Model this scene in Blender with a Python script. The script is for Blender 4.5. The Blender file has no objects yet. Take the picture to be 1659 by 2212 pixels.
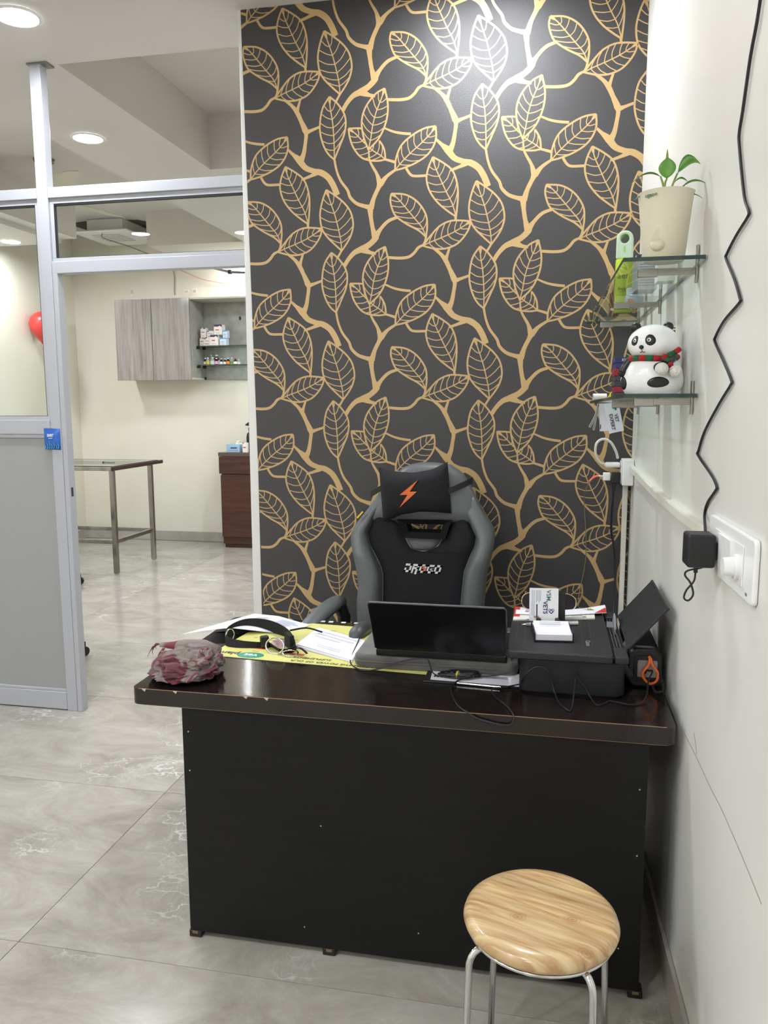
import bpy, bmesh, math, random
from mathutils import Vector, Matrix, noise
from math import pi, sin, cos, radians as rad
random.seed(7)
C = bpy.context.scene.collection
scene = bpy.context.scene

# ------------------------------------------------------------------ camera
F_PX = 1713.0
def cam_axes(p, y, r):
    f = Vector((-sin(y)*cos(p), cos(y)*cos(p), -sin(p)))
    rt = Vector((cos(y), sin(y), 0)); up = rt.cross(f)
    return rt*cos(r) + up*sin(r), -rt*sin(r) + up*cos(r), f
_r, _u, _f = cam_axes(rad(7.785), rad(11.668), rad(-.226))
cd = bpy.data.cameras.new('camera'); cam = bpy.data.objects.new('camera', cd); C.objects.link(cam)
cd.sensor_fit = 'HORIZONTAL'; cd.sensor_width = 36.0; cd.lens = 36.0*F_PX/1659.0
cd.clip_start = .02; cd.clip_end = 60
m = Matrix.Identity(4)
for i in range(3):
    m[i][0] = _r[i]; m[i][1] = _u[i]; m[i][2] = -_f[i]
m[0][3], m[1][3], m[2][3] = 0, 0, 1.47
cam.matrix_world = m
scene.camera = cam

# ------------------------------------------------------------------ world, exposure
w = bpy.data.worlds.new('world'); scene.world = w; w.use_nodes = True
w.node_tree.nodes['Background'].inputs[0].default_value = (.5, .52, .55, 1)
w.node_tree.nodes['Background'].inputs[1].default_value = .1
scene.view_settings.view_transform = 'Standard'
scene.view_settings.look = 'None'
scene.view_settings.gamma = 1.0
scene.view_settings.use_curve_mapping = False
scene.view_settings.exposure = 0.30
LAMP = 290.0       # radiance of every LED downlight disc

# ------------------------------------------------------------------ helpers
def lin(c):
    out = []
    for v in c:
        v = v/255.0
        out.append(v/12.92 if v <= .04045 else ((v+.055)/1.055)**2.4)
    return out
MATS = {}
def pm(name, col, rough=.5, metal=0.0, col2=None, nscale=6, ndet=4, ndist=0.0, stretch=(1,1,1), ramp=(.35,.65),
       bump=None, coat=0.0, emit=0.0, spec=.5, coords='Object', sheen=0.0, trans=0.0):
    """principled material, optional second colour mixed in by noise, optional bump=(scale,strength,stretch)"""
    if name in MATS: return MATS[name]
    mt = bpy.data.materials.new(name); mt.use_nodes = True
    nt = mt.node_tree; b = nt.nodes['Principled BSDF']
    b.inputs['Base Color'].default_value = (*lin(col), 1)
    b.inputs['Roughness'].default_value = rough
    b.inputs['Metallic'].default_value = metal
    b.inputs['Specular IOR Level'].default_value = spec
    b.inputs['Coat Weight'].default_value = coat
    b.inputs['Coat Roughness'].default_value = .08
    b.inputs['Sheen Weight'].default_value = sheen
    if trans: b.inputs['Transmission Weight'].default_value = trans
    if emit:
        b.inputs['Emission Color'].default_value = (*lin(col), 1); b.inputs['Emission Strength'].default_value = emit
    tc = nt.nodes.new('ShaderNodeTexCoord')
    def mapped(st):
        mp = nt.nodes.new('ShaderNodeMapping'); mp.inputs['Scale'].default_value = st
        nt.links.new(tc.outputs[coords], mp.inputs['Vector']); return mp.outputs[0]
    if col2:
        n = nt.nodes.new('ShaderNodeTexNoise'); n.inputs['Scale'].default_value = nscale
        n.inputs['Detail'].default_value = ndet; n.inputs['Distortion'].default_value = ndist
        nt.links.new(mapped(stretch), n.inputs['Vector'])
        cr = nt.nodes.new('ShaderNodeValToRGB')
        cr.color_ramp.elements[0].position = ramp[0]; cr.color_ramp.elements[1].position = ramp[1]
        cr.color_ramp.elements[0].color = (*lin(col), 1); cr.color_ramp.elements[1].color = (*lin(col2), 1)
        nt.links.new(n.outputs['Fac'], cr.inputs[0]); nt.links.new(cr.outputs[0], b.inputs['Base Color'])
    if bump:
        n = nt.nodes.new('ShaderNodeTexNoise'); n.inputs['Scale'].default_value = bump[0]; n.inputs['Detail'].default_value = 3
        nt.links.new(mapped(bump[2] if len(bump) > 2 else (1,1,1)), n.inputs['Vector'])
        bp = nt.nodes.new('ShaderNodeBump'); bp.inputs['Strength'].default_value = bump[1]; bp.inputs['Distance'].default_value = .01
        nt.links.new(n.outputs['Fac'], bp.inputs['Height']); nt.links.new(bp.outputs[0], b.inputs['Normal'])
    MATS[name] = mt
    return mt
def thin_glass(name, tint, rough=.0, refl=1.0):
    if name in MATS: return MATS[name]
    mt = bpy.data.materials.new(name); mt.use_nodes = True; nt = mt.node_tree; nt.nodes.clear()
    o = nt.nodes.new('ShaderNodeOutputMaterial'); mx = nt.nodes.new('ShaderNodeMixShader')
    t = nt.nodes.new('ShaderNodeBsdfTransparent'); t.inputs[0].default_value = (*tint, 1)
    g = nt.nodes.new('ShaderNodeBsdfGlossy'); g.inputs['Roughness'].default_value = rough
    fr = nt.nodes.new('ShaderNodeFresnel'); fr.inputs[0].default_value = 1.5
    ge = nt.nodes.new('ShaderNodeNewGeometry'); iv = nt.nodes.new('ShaderNodeMath'); iv.operation = 'SUBTRACT'; iv.inputs[0].default_value = 1.0
    nt.links.new(ge.outputs['Backfacing'], iv.inputs[1])          # mirror only on the side the light enters, no inner total reflection
    mu = nt.nodes.new('ShaderNodeMath'); mu.operation = 'MULTIPLY'; nt.links.new(fr.outputs[0], mu.inputs[0]); nt.links.new(iv.outputs[0], mu.inputs[1])
    nt.links.new(mu.outputs[0], mx.inputs[0]); nt.links.new(t.outputs[0], mx.inputs[1]); nt.links.new(g.outputs[0], mx.inputs[2])
    nt.links.new(mx.outputs[0], o.inputs[0]); MATS[name] = mt
    return mt

class MB:
    """collects vertices and faces (written in the coordinates of org's frame) into ONE mesh object"""
    def __init__(s, org=(0,0,0)): s.v = []; s.f = []; s.mi = []; s.o = Vector(org); s.cur = 0
    def add(s, vs, fs):
        k = len(s.v); s.v += [Vector(a) for a in vs]
        for f in fs: s.f.append([i+k for i in f]); s.mi.append(s.cur)
        return s
    def box(s, x0, x1, y0, y1, z0, z1, rot=None, piv=None):
        vs = [Vector((x,y,z)) for z in (z0,z1) for y in (y0,y1) for x in (x0,x1)]
        if rot is not None:
            p = Vector(piv) if piv else sum(vs, Vector())/8
            vs = [rot @ (a-p) + p for a in vs]
        return s.add(vs, [(0,2,3,1),(4,5,7,6),(0,1,5,4),(2,6,7,3),(0,4,6,2),(1,3,7,5)])
    def tube(s, pts, r, n=8, closed=False, caps=True, smooth=0, flat=1.0):
        pts = [Vector(p) for p in pts]
        if smooth: pts = crom(pts, smooth, closed)
        N = len(pts); rs = r if isinstance(r, (list,tuple)) else [r]*N
        if len(rs) != N: rs = [rs[0] + (rs[-1]-rs[0])*i/(N-1) for i in range(N)]
        t0 = (pts[1]-pts[0]).normalized(); up = Vector((0,0,1)) if abs(t0.z) < .9 else Vector((1,0,0))
        nx = t0.cross(up).normalized(); ring = []
        for i in range(N):
            a = pts[(i-1) % N] if (closed or i > 0) else pts[0]; b = pts[(i+1) % N] if (closed or i < N-1) else pts[-1]
            t = (b-a).normalized() if (b-a).length > 1e-9 else t0
            nx = nx - t*nx.dot(t)
            nx = nx.normalized() if nx.length > 1e-6 else t.orthogonal().normalized()
            ny = t.cross(nx)
            ring.append([pts[i] + (nx*cos(2*pi*j/n) + ny*sin(2*pi*j/n)*flat)*rs[i] for j in range(n)])
        vs = [p for R in ring for p in R]; fs = []
        for i in range(N if closed else N-1):
            for j in range(n):
                a = i*n+j; b = i*n+(j+1) % n; c = ((i+1) % N)*n+(j+1) % n; d = ((i+1) % N)*n+j
                fs.append((a,b,c,d))
        if caps and not closed:
            fs.append(tuple(range(n))[::-1]); fs.append(tuple((N-1)*n+j for j in range(n)))
        return s.add(vs, fs)
    def lathe(s, prof, c=(0,0,0), n=32, sx=1, sy=1, capb=True, capt=True):
        vs = []; fs = []
        for r, z in prof:
            vs += [(c[0]+r*sx*cos(2*pi*j/n), c[1]+r*sy*sin(2*pi*j/n), c[2]+z) for j in range(n)]
        for i in range(len(prof)-1):
            for j in range(n):
                fs.append((i*n+j, i*n+(j+1) % n, (i+1)*n+(j+1) % n, (i+1)*n+j))
        if capb: fs.append(tuple(range(n))[::-1])
        if capt: fs.append(tuple((len(prof)-1)*n+j for j in range(n)))
        return s.add(vs, fs)
    def prism(s, poly, fn, d0, d1):
        """2D polygon extruded between depths d0..d1; fn(a,b,d)->xyz"""
        n = len(poly); vs = [fn(a,b,d0) for a,b in poly] + [fn(a,b,d1) for a,b in poly]
        fs = [tuple(range(n))[::-1], tuple(range(n, 2*n))] + [(i, (i+1) % n, n+(i+1) % n, n+i) for i in range(n)]
        return s.add(vs, fs)
    def grid(s, nu, nv, fn, thick=None):
        """surface grid; with thick a second skin offset by the vector and side faces"""
        vs = [Vector(fn(i/(nu-1), j/(nv-1))) for j in range(nv) for i in range(nu)]
        fs = [(j*nu+i, j*nu+i+1, (j+1)*nu+i+1, (j+1)*nu+i) for j in range(nv-1) for i in range(nu-1)]
        if thick:
            k = len(vs); t = Vector(thick); vs = vs + [a+t for a in vs]
            fs = fs + [tuple(k+q for q in f)[::-1] for f in fs]
            rim = list(range(nu)) + [j*nu+nu-1 for j in range(1,nv)] + [(nv-1)*nu+i for i in range(nu-2,-1,-1)] + [j*nu for j in range(nv-2,0,-1)]
            fs += [(rim[i], k+rim[i], k+rim[(i+1) % len(rim)], rim[(i+1) % len(rim)]) for i in range(len(rim))]
        return s.add(vs, fs)
    def ell(s, c, r, nu=20, nv=12, rot=None):
        c = Vector(c); vs = []; fs = []
        for j in range(nv+1):
            a = pi*j/nv
            for i in range(nu):
                q = Vector((r[0]*sin(a)*cos(2*pi*i/nu), r[1]*sin(a)*sin(2*pi*i/nu), r[2]*cos(a)))
                vs.append(c + (rot @ q if rot is not None else q))
        for j in range(nv):
            for i in range(nu):
                fs.append((j*nu+i, (j+1)*nu+i, (j+1)*nu+(i+1) % nu, j*nu+(i+1) % nu))
        return s.add(vs, fs)
    def build(s, name, mt, parent=None, smooth=False, bevel=0, seg=2, at=None, merge=True):
        me = bpy.data.meshes.new(name)
        me.from_pydata([tuple(a - s.o) for a in s.v], [], s.f)
        ms = mt if isinstance(mt, (list,tuple)) else [mt]
        for q in ms: me.materials.append(q)
        for p, i in zip(me.polygons, s.mi): p.material_index = i
        bm = bmesh.new(); bm.from_mesh(me)
        if merge: bmesh.ops.remove_doubles(bm, verts=bm.verts, dist=1e-6)
        bmesh.ops.recalc_face_normals(bm, faces=bm.faces); bm.to_mesh(me); bm.free()
        o = bpy.data.objects.new(name, me); C.objects.link(o)
        if parent: o.parent = parent
        else: o.location = s.o
        if smooth:
            for p in me.polygons: p.use_smooth = True
            if smooth != 'all' and not bevel:
                es = o.modifiers.new('edge', 'EDGE_SPLIT'); es.split_angle = rad(42)
        if bevel:
            bv = o.modifiers.new('bevel', 'BEVEL'); bv.width = bevel; bv.segments = seg; bv.limit_method = 'ANGLE'; bv.angle_limit = rad(40)
            for p in me.polygons: p.use_smooth = True
            wn = o.modifiers.new('wn', 'WEIGHTED_NORMAL'); wn.keep_sharp = True
        return o
def crom(P, k=6, closed=False):
    P = [Vector(p) for p in P]; n = len(P); out = []
    rng = n if closed else n-1
    for i in range(rng):
        p0 = P[(i-1) % n] if (closed or i > 0) else P[0]*2-P[1]
        p1 = P[i]; p2 = P[(i+1) % n]
        p3 = P[(i+2) % n] if (closed or i+2 < n) else P[-1]*2-P[-2]
        for j in range(k):
            t = j/k
            out.append(.5*((2*p1) + (p2-p0)*t + (2*p0-5*p1+4*p2-p3)*t*t + (3*p1-p0-3*p2+p3)*t**3))
    if not closed: out.append(P[-1].copy())
    return out
def tag(o, label=None, cat=None, group=None, kind=None):
    if label: o['label'] = label
    if cat: o['category'] = cat
    if group: o['group'] = group
    if kind: o['kind'] = kind
    return o
def thing(name, label, cat, loc=(0,0,0), rz=0, group=None):
    o = bpy.data.objects.new(name, None); C.objects.link(o); o.empty_display_size = .05
    o.location = loc; o.rotation_euler = (0,0,rz)
    return tag(o, label, cat, group)
def copy_tree(o, parent=None):
    c = o.copy(); C.objects.link(c); c.parent = parent
    for ch in list(o.children): copy_tree(ch, c)
    return c
def struct(o): o['kind'] = 'structure'; return o
def text(s, size, mtx, mt, parent, name='lettering', ext=.0004, bold=0.0, sx=1.0):
    cu = bpy.data.curves.new('txt', 'FONT'); cu.body = s; cu.size = size; cu.align_x = 'CENTER'; cu.align_y = 'CENTER'
    cu.extrude = ext; cu.offset = bold; cu.resolution_u = 3
    to = bpy.data.objects.new('txt', cu); C.objects.link(to)
    dg = bpy.context.evaluated_depsgraph_get(); me = bpy.data.meshes.new_from_object(to.evaluated_get(dg))
    bpy.data.objects.remove(to); bpy.data.curves.remove(cu)
    me.transform(mtx @ Matrix.Diagonal((sx,1,1,1)))
    me.materials.clear(); me.materials.append(mt)
    o = bpy.data.objects.new(name, me); C.objects.link(o); o.parent = parent
    return o
def frame(o, ax, ay):
    """4x4 with x axis ax, y axis ay, origin o"""
    ax = Vector(ax).normalized(); az = ax.cross(Vector(ay)).normalized(); ay = az.cross(ax)
    M = Matrix.Identity(4)
    for i in range(3): M[i][0] = ax[i]; M[i][1] = ay[i]; M[i][2] = az[i]; M[i][3] = o[i]
    return M
Rz = lambda a: Matrix.Rotation(a, 3, 'Z')
Rx = lambda a: Matrix.Rotation(a, 3, 'X')
Ry = lambda a: Matrix.Rotation(a, 3, 'Y')
TH = .0262                                    # the right wall is a degree and a half out of square
def xw(y): return .304 + (3.046 - y)*TH       # its surface
WA = math.atan(TH)
ZC = 2.943
# ------------------------------------------------------------------ materials of the setting
def marble():
    mt = bpy.data.materials.new('marble_tile'); mt.use_nodes = True; nt = mt.node_tree; N = nt.nodes.new; L = nt.links.new
    b = nt.nodes['Principled BSDF']; b.inputs['Roughness'].default_value = .15; b.inputs['Specular IOR Level'].default_value = .5
    geo = N('ShaderNodeNewGeometry'); oi = N('ShaderNodeObjectInfo')
    sc = N('ShaderNodeVectorMath'); sc.operation = 'MULTIPLY_ADD'; cmb = N('ShaderNodeCombineXYZ')
    for i in range(3): L(oi.outputs['Random'], cmb.inputs[i])
    sc.inputs[1].default_value = (23, 17, 31); L(cmb.outputs[0], sc.inputs[0]); L(geo.outputs['Position'], sc.inputs[2])
    rot = N('ShaderNodeMapping'); rot.inputs['Rotation'].default_value = (0,0,rad(32)); rot.inputs['Scale'].default_value = (1.5,2.6,1)
    L(sc.outputs[0], rot.inputs[0])
    n1 = N('ShaderNodeTexNoise'); n1.inputs['Scale'].default_value = 1.9; n1.inputs['Detail'].default_value = 9; n1.inputs['Roughness'].default_value = .74; n1.inputs['Distortion'].default_value = .6
    L(rot.outputs[0], n1.inputs['Vector'])
    cr = N('ShaderNodeValToRGB'); e = cr.color_ramp.elements
    e[0].position = .3; e[0].color = (*lin((142,137,129)),1); e[1].position = .72; e[1].color = (*lin((186,182,175)),1)
    q = e.new(.5); q.color = (*lin((166,161,153)),1)
    L(n1.outputs['Fac'], cr.inputs[0])
    def veins(scale, width, amp, strx, mask_lo):
        mp = N('ShaderNodeMapping'); mp.inputs['Scale'].default_value = strx; mp.inputs['Rotation'].default_value = (0,0,rad(40)); L(sc.outputs[0], mp.inputs[0])
        nd = N('ShaderNodeTexNoise'); nd.inputs['Scale'].default_value = scale*1.3; nd.inputs['Detail'].default_value = 5; L(mp.outputs[0], nd.inputs['Vector'])
        ad = N('ShaderNodeVectorMath'); ad.operation = 'MULTIPLY_ADD'; ad.inputs[1].default_value = (amp,amp,amp)
        L(nd.outputs['Color'], ad.inputs[0]); L(mp.outputs[0], ad.inputs[2])
        vo = N('ShaderNodeTexVoronoi'); vo.feature = 'DISTANCE_TO_EDGE'; vo.inputs['Scale'].default_value = scale; L(ad.outputs[0], vo.inputs['Vector'])
        mr = N('ShaderNodeMapRange'); mr.inputs['From Min'].default_value = 0; mr.inputs['From Max'].default_value = width; mr.inputs['To Min'].default_value = 1; mr.inputs['To Max'].default_value = 0
        L(vo.outputs['Distance'], mr.inputs['Value'])
        nm = N('ShaderNodeTexNoise'); nm.inputs['Scale'].default_value = 2.1; nm.inputs['Detail'].default_value = 2; L(sc.outputs[0], nm.inputs['Vector'])
        mm = N('ShaderNodeMapRange'); mm.inputs['From Min'].default_value = mask_lo; mm.inputs['From Max'].default_value = mask_lo+.13; L(nm.outputs['Fac'], mm.inputs['Value'])
        mu = N('ShaderNodeMath'); mu.operation = 'MULTIPLY'; L(mr.outputs[0], mu.inputs[0]); L(mm.outputs[0], mu.inputs[1])
        return mu.outputs[0]
    v1 = veins(2.9, .022, .75, (1,1.7,1), .53); v2 = veins(6.5, .035, .45, (1.7,.8,1), .53)
    mx = N('ShaderNodeMix'); mx.data_type = 'RGBA'; L(v1, mx.inputs['Factor']); L(cr.outputs[0], mx.inputs['A']); mx.inputs['B'].default_value = (*lin((212,211,208)),1)
    s2 = N('ShaderNodeMath'); s2.operation = 'MULTIPLY'; s2.inputs[1].default_value = .42; L(v2, s2.inputs[0])
    m2 = N('ShaderNodeMix'); m2.data_type = 'RGBA'; L(s2.outputs[0], m2.inputs['Factor']); L(mx.outputs['Result'], m2.inputs['A']); m2.inputs['B'].default_value = (*lin((214,213,210)),1)
    L(m2.outputs['Result'], b.inputs['Base Color'])
    return mt
M_TILE = marble()
M_GROUT = pm('grout', (120,112,104), .8)
M_WALL = pm('wall_paint_offwhite', (231,230,226), .34, col2=(222,221,216), nscale=1.6, stretch=(1,1,.25), bump=(9,.06,(1,3,.35)))
M_CREAM = pm('wall_paint_cream', (228,224,210), .38, col2=(220,215,199), nscale=1.2, bump=(6,.04))
M_CEIL = pm('ceiling_paint', (216,212,207), .6, col2=(209,205,200), nscale=1.1)
M_PILLAR = pm('plaster_white', (226,225,222), .5)
M_SKIRT = pm('skirting_stone', (158,152,144), .3, col2=(176,171,164), nscale=5, ndet=6)
M_STAIN = pm('stained_plaster', (208,202,194), .7, col2=(158,142,124), nscale=2.3, ramp=(.58,.8))

# ------------------------------------------------------------------ floor of separate tiles
PT = .866; X0, Y0 = -1.401, 1.765
fl = struct(MB().box(-5.3,.75,-2.3,8.1,-.12,-.0035).build('floor', M_GROUT))
tile_me = None
for i in range(-3, 2):
    for j in range(-5, 8):
        xa, xb = X0+i*2*PT, X0+(i+1)*2*PT; ya, yb = Y0+j*PT, Y0+(j+1)*PT
        if xb < -5.1 or xa > .45 or yb < -2.2 or ya > 7.95: continue
        if tile_me is None:
            h = PT/2-.0011
            t = MB().box(-h-PT/2,h+PT/2,-h,h,-.006,0).build('tile', M_TILE, fl); tile_me = t.data
        else:
            t = bpy.data.objects.new('tile', tile_me); C.objects.link(t); t.parent = fl
        t.location = ((xa+xb)/2, (ya+yb)/2, 0)

# ------------------------------------------------------------------ walls
b = MB(); b.prism([(xw(-2.2),-2.2),(xw(3.05),3.05),(xw(3.05)+.2,3.05),(xw(-2.2)+.2,-2.2)], lambda a,c,d: (a,c,d), 0, 3.2)
wall_right = struct(b.build('wall_right', M_WALL))
wall_back = struct(MB().box(-1.186,.5,3.0465,3.40,0,ZC+.02).build('wall_back', M_PILLAR, bevel=.004))
struct(MB().box(-5.2,-5.02,-2.2,8.0,0,3.4).build('wall_left', M_CREAM))
struct(MB().box(-5.2,.7,7.9,8.1,0,3.4).build('wall_far', M_CREAM))
struct(MB().box(.5,.7,3.3,8.0,0,3.4).build('wall_inner', M_CREAM))
struct(MB().box(-5.2,.75,-2.35,-2.2,0,3.2).build('wall_behind', M_CREAM))
# painted-over marks on the right wall: a long pencil line and scuffs
M_PENCIL = pm('pencil_grey', (178,174,168), .8)
def wall_line(pts, wd, name, mt):
    b = MB()
    P = crom([Vector((xw(y)-.0006, y, z)) for y,z in pts], 5)
    for p, q in zip(P, P[1:]):
        n = Vector((0,-(q-p).z,(q-p).y)).normalized()*wd/2; e = Vector((.0005,0,0))
        b.add([p-n,p+n,q+n,q-n,p-n+e,p+n+e,q+n+e,q-n+e], [(0,1,2,3),(4,7,6,5),(0,4,5,1),(2,6,7,3)])
    return b.build(name, mt, wall_right)
wall_line([(1.893,.692),(1.75,.694),(1.62,.692),(1.529,.695),(1.38,.688),(1.264,.678)], .0032, 'pencil_line', M_PENCIL)
wall_line([(1.80,.735),(1.775,.715),(1.765,.70)], .003, 'scuff_mark', M_PENCIL)
b = MB(); b.prism([(xw(-2.2)-.012,-2.2),(xw(3.04)-.012,3.04),(xw(3.04)-.0005,3.04),(xw(-2.2)-.0005,-2.2)], lambda a,c,d: (a,c,d), .002, .1)
struct(b.build('baseboard_right', M_SKIRT, bevel=.002))
struct(MB().box(-5.018,-.2,7.885,7.899,.002,.105).build('baseboard_far', M_SKIRT, bevel=.002))
struct(MB().box(-5.019,-5.005,3.4,7.884,.002,.105).build('baseboard_left', M_SKIRT, bevel=.002))

# ------------------------------------------------------------------ ceilings: a false ceiling with two raised trays beyond the partition
def cbox(name, *a, mt=None, parent=None):
    o = MB().box(*a).build(name, mt or M_CEIL, parent)
    return o if parent else struct(o)
ceil = cbox('ceiling', -5.2,.75,-2.3,3.335,ZC,3.5)
cbox('ceiling_band', -2.768,-2.135,3.335,7.95,ZC,3.5, parent=ceil)
cbox('ceiling_band', -2.135,.6,4.94,7.95,ZC,3.5, parent=ceil)
cbox('ceiling_band', -3.724,-2.768,7.1,7.95,ZC,3.5, parent=ceil, mt=M_STAIN)
cbox('ceiling_band', -5.1,-4.15,3.335,6.62,2.935,3.5, parent=ceil)
cbox('ceiling_lip', -5.1,-4.3,3.335,6.62,2.90,2.936, parent=ceil)
cbox('tray_top', -2.135,.6,3.335,4.94,3.275,3.5, parent=ceil)
cbox('tray_top', -4.15,-2.768,3.335,7.1,3.26,3.5, parent=ceil)
cbox('tray_top', -5.1,-4.15,6.62,7.95,3.26,3.5, parent=ceil)
cbox('tray_top', -4.15,-3.724,7.1,7.95,3.26,3.5, parent=ceil)
b = MB(); b.prism([(-4.74,7.42),(-4.5,7.36),(-4.2,7.38),(-3.98,7.42),(-3.88,7.6),(-3.95,7.86),(-4.72,7.86)], lambda a,c,d: (a,c,d), 3.2585, 3.2605)
b.build('torn_opening_shade', pm('void_shade', (38,36,34), .9), ceil)  # flat dark sheet; the shade inside the hole is put into its colour
M_SMUDGE = pm('dirty_smudge', (196,188,178), .7)
for x, y, r in ((-2.05,2.62,.07),(-1.98,2.72,.05)):
    b = MB(); b.prism([(x+r*cos(a*.7)*(.5+.5*random.random()), y+r*.4*sin(a*.7)*(.5+.5*random.random())) for a in range(9)], lambda a,c,d: (a,c,d), ZC-.0006, ZC-.0001)
    b.build('paint_smudge', M_SMUDGE, ceil)

# ------------------------------------------------------------------ LED downlights
M_LED = pm('led_diffuser', (246,250,255), .5, emit=LAMP)
M_RIM = pm('white_plastic', (236,236,235), .4)
def downlight(x, y, z, label, group=None):
    t = thing('downlight', label, 'ceiling light', (x,y,z), 0, group)
    MB().lathe([(.076,-.0035),(.076,-.001)], n=28).build('diffuser', M_LED, t)
    MB().lathe([(.0775,-.001),(.0775,-.006),(.084,-.005),(.0925,-.0005)], n=28, capb=False, capt=False).build('rim', M_RIM, t, smooth=True)
    return t
downlight(-2.026,2.912,ZC, 'large round ceiling light nearest the top left corner')
downlight(-2.55,4.233,ZC, 'round ceiling light on the band above the glass transom')
downlight(-2.95,7.78,ZC, 'round ceiling light close to the far wall above the open cabinet bay')
for x, y in ((-.27,2.70),(-3.8,2.9),(-3.51,.05),(-2.62,-.1),(-1.72,0),(-.85,0),(-2.6,-1.5),(-.95,-1.5),(-4.3,-1.5)):  # rearmost row is unseen, added to brighten desk front and wall
    downlight(x, y, ZC, 'unseen round ceiling light lighting the desk side of the room', 'downlights out of view')
for x, y in ((-.9,6.7),(-.9,5.3),(-1.55,6.7),(-2.25,6.6)):  # unseen lamps added in hidden spots to brighten the inner room
    downlight(x, y, ZC, 'unseen round ceiling light added to brighten the inner room', 'added inner downlights out of view')
downlight(-4.68,6.44,2.90, 'round ceiling light over the left wall, seen through the side glass beside the post')
for x, y, z in ((-4.62,4.2,2.90),):  # another added lamp, out of sight, lifting the inner room's light
    downlight(x, y, z, 'unseen round ceiling light added to brighten the inner room', 'added inner downlights out of view')
downlight(-4.62,5.2,2.90, 'unseen round ceiling light added on the lowered band over the left wall')  # out-of-sight lamp added to light the left of the far wall
# ------------------------------------------------------------------ wallpaper: dark grey sheet with a printed gold leaf repeat (metres on the wall)
LEAVES = {
 'L1': ((-0.596, 2.249), [(-0.542, 2.242), (-0.497, 2.214), (-0.466, 2.169), (-0.46, 2.128)], [(-0.6, 2.222), (-0.591, 2.188), (-0.576, 2.164), (-0.537, 2.136), (-0.492, 2.111)], (-0.464, 2.086)),
 'L2': ((-0.867, 2.135), [(-0.908, 2.14), (-0.946, 2.139), (-0.984, 2.122), (-1.017, 2.089)], [(-0.874, 2.108), (-0.893, 2.079), (-0.92, 2.055), (-0.958, 2.042), (-0.996, 2.042), (-1.025, 2.049)], (-1.045, 2.055)),
 'L3': ((-0.848, 2.276), [(-0.816, 2.255), (-0.78, 2.226), (-0.754, 2.191), (-0.744, 2.146), (-0.752, 2.108), (-0.768, 2.079)], [(-0.864, 2.236), (-0.874, 2.187), (-0.868, 2.138), (-0.85, 2.107), (-0.819, 2.076)], (-0.79, 2.05)),
 'L4': ((-0.831, 2.045), [(-0.803, 2.021), (-0.777, 1.985), (-0.769, 1.95), (-0.775, 1.91), (-0.792, 1.87)], [(-0.857, 2.008), (-0.868, 1.963), (-0.869, 1.918), (-0.856, 1.872), (-0.838, 1.841)], (-0.815, 1.82)),
 'L5': ((-0.62, 2.058), [(-0.609, 2.008), (-0.61, 1.964), (-0.623, 1.92), (-0.646, 1.881)], [(-0.656, 2.04), (-0.693, 1.997), (-0.708, 1.948), (-0.701, 1.893)], (-0.683, 1.847)),
 'L6': ((-0.759, 1.927), [(-0.709, 1.924), (-0.672, 1.907), (-0.641, 1.876), (-0.623, 1.845)], [(-0.754, 1.894), (-0.741, 1.859), (-0.715, 1.825), (-0.684, 1.81), (-0.647, 1.805)], (-0.618, 1.808)),
 'L7': ((-0.43, 1.913), [(-0.471, 1.908), (-0.517, 1.887), (-0.558, 1.854), (-0.578, 1.809)], [(-0.428, 1.874), (-0.44, 1.84), (-0.465, 1.811), (-0.506, 1.788), (-0.548, 1.774)], (-0.582, 1.767)),
 'L8': ((-0.44, 1.806), [(-0.404, 1.785), (-0.368, 1.755), (-0.35, 1.71), (-0.346, 1.66)], [(-0.457, 1.767), (-0.463, 1.727), (-0.449, 1.682), (-0.418, 1.641), (-0.382, 1.611)], (-0.352, 1.59)),
}
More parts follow.
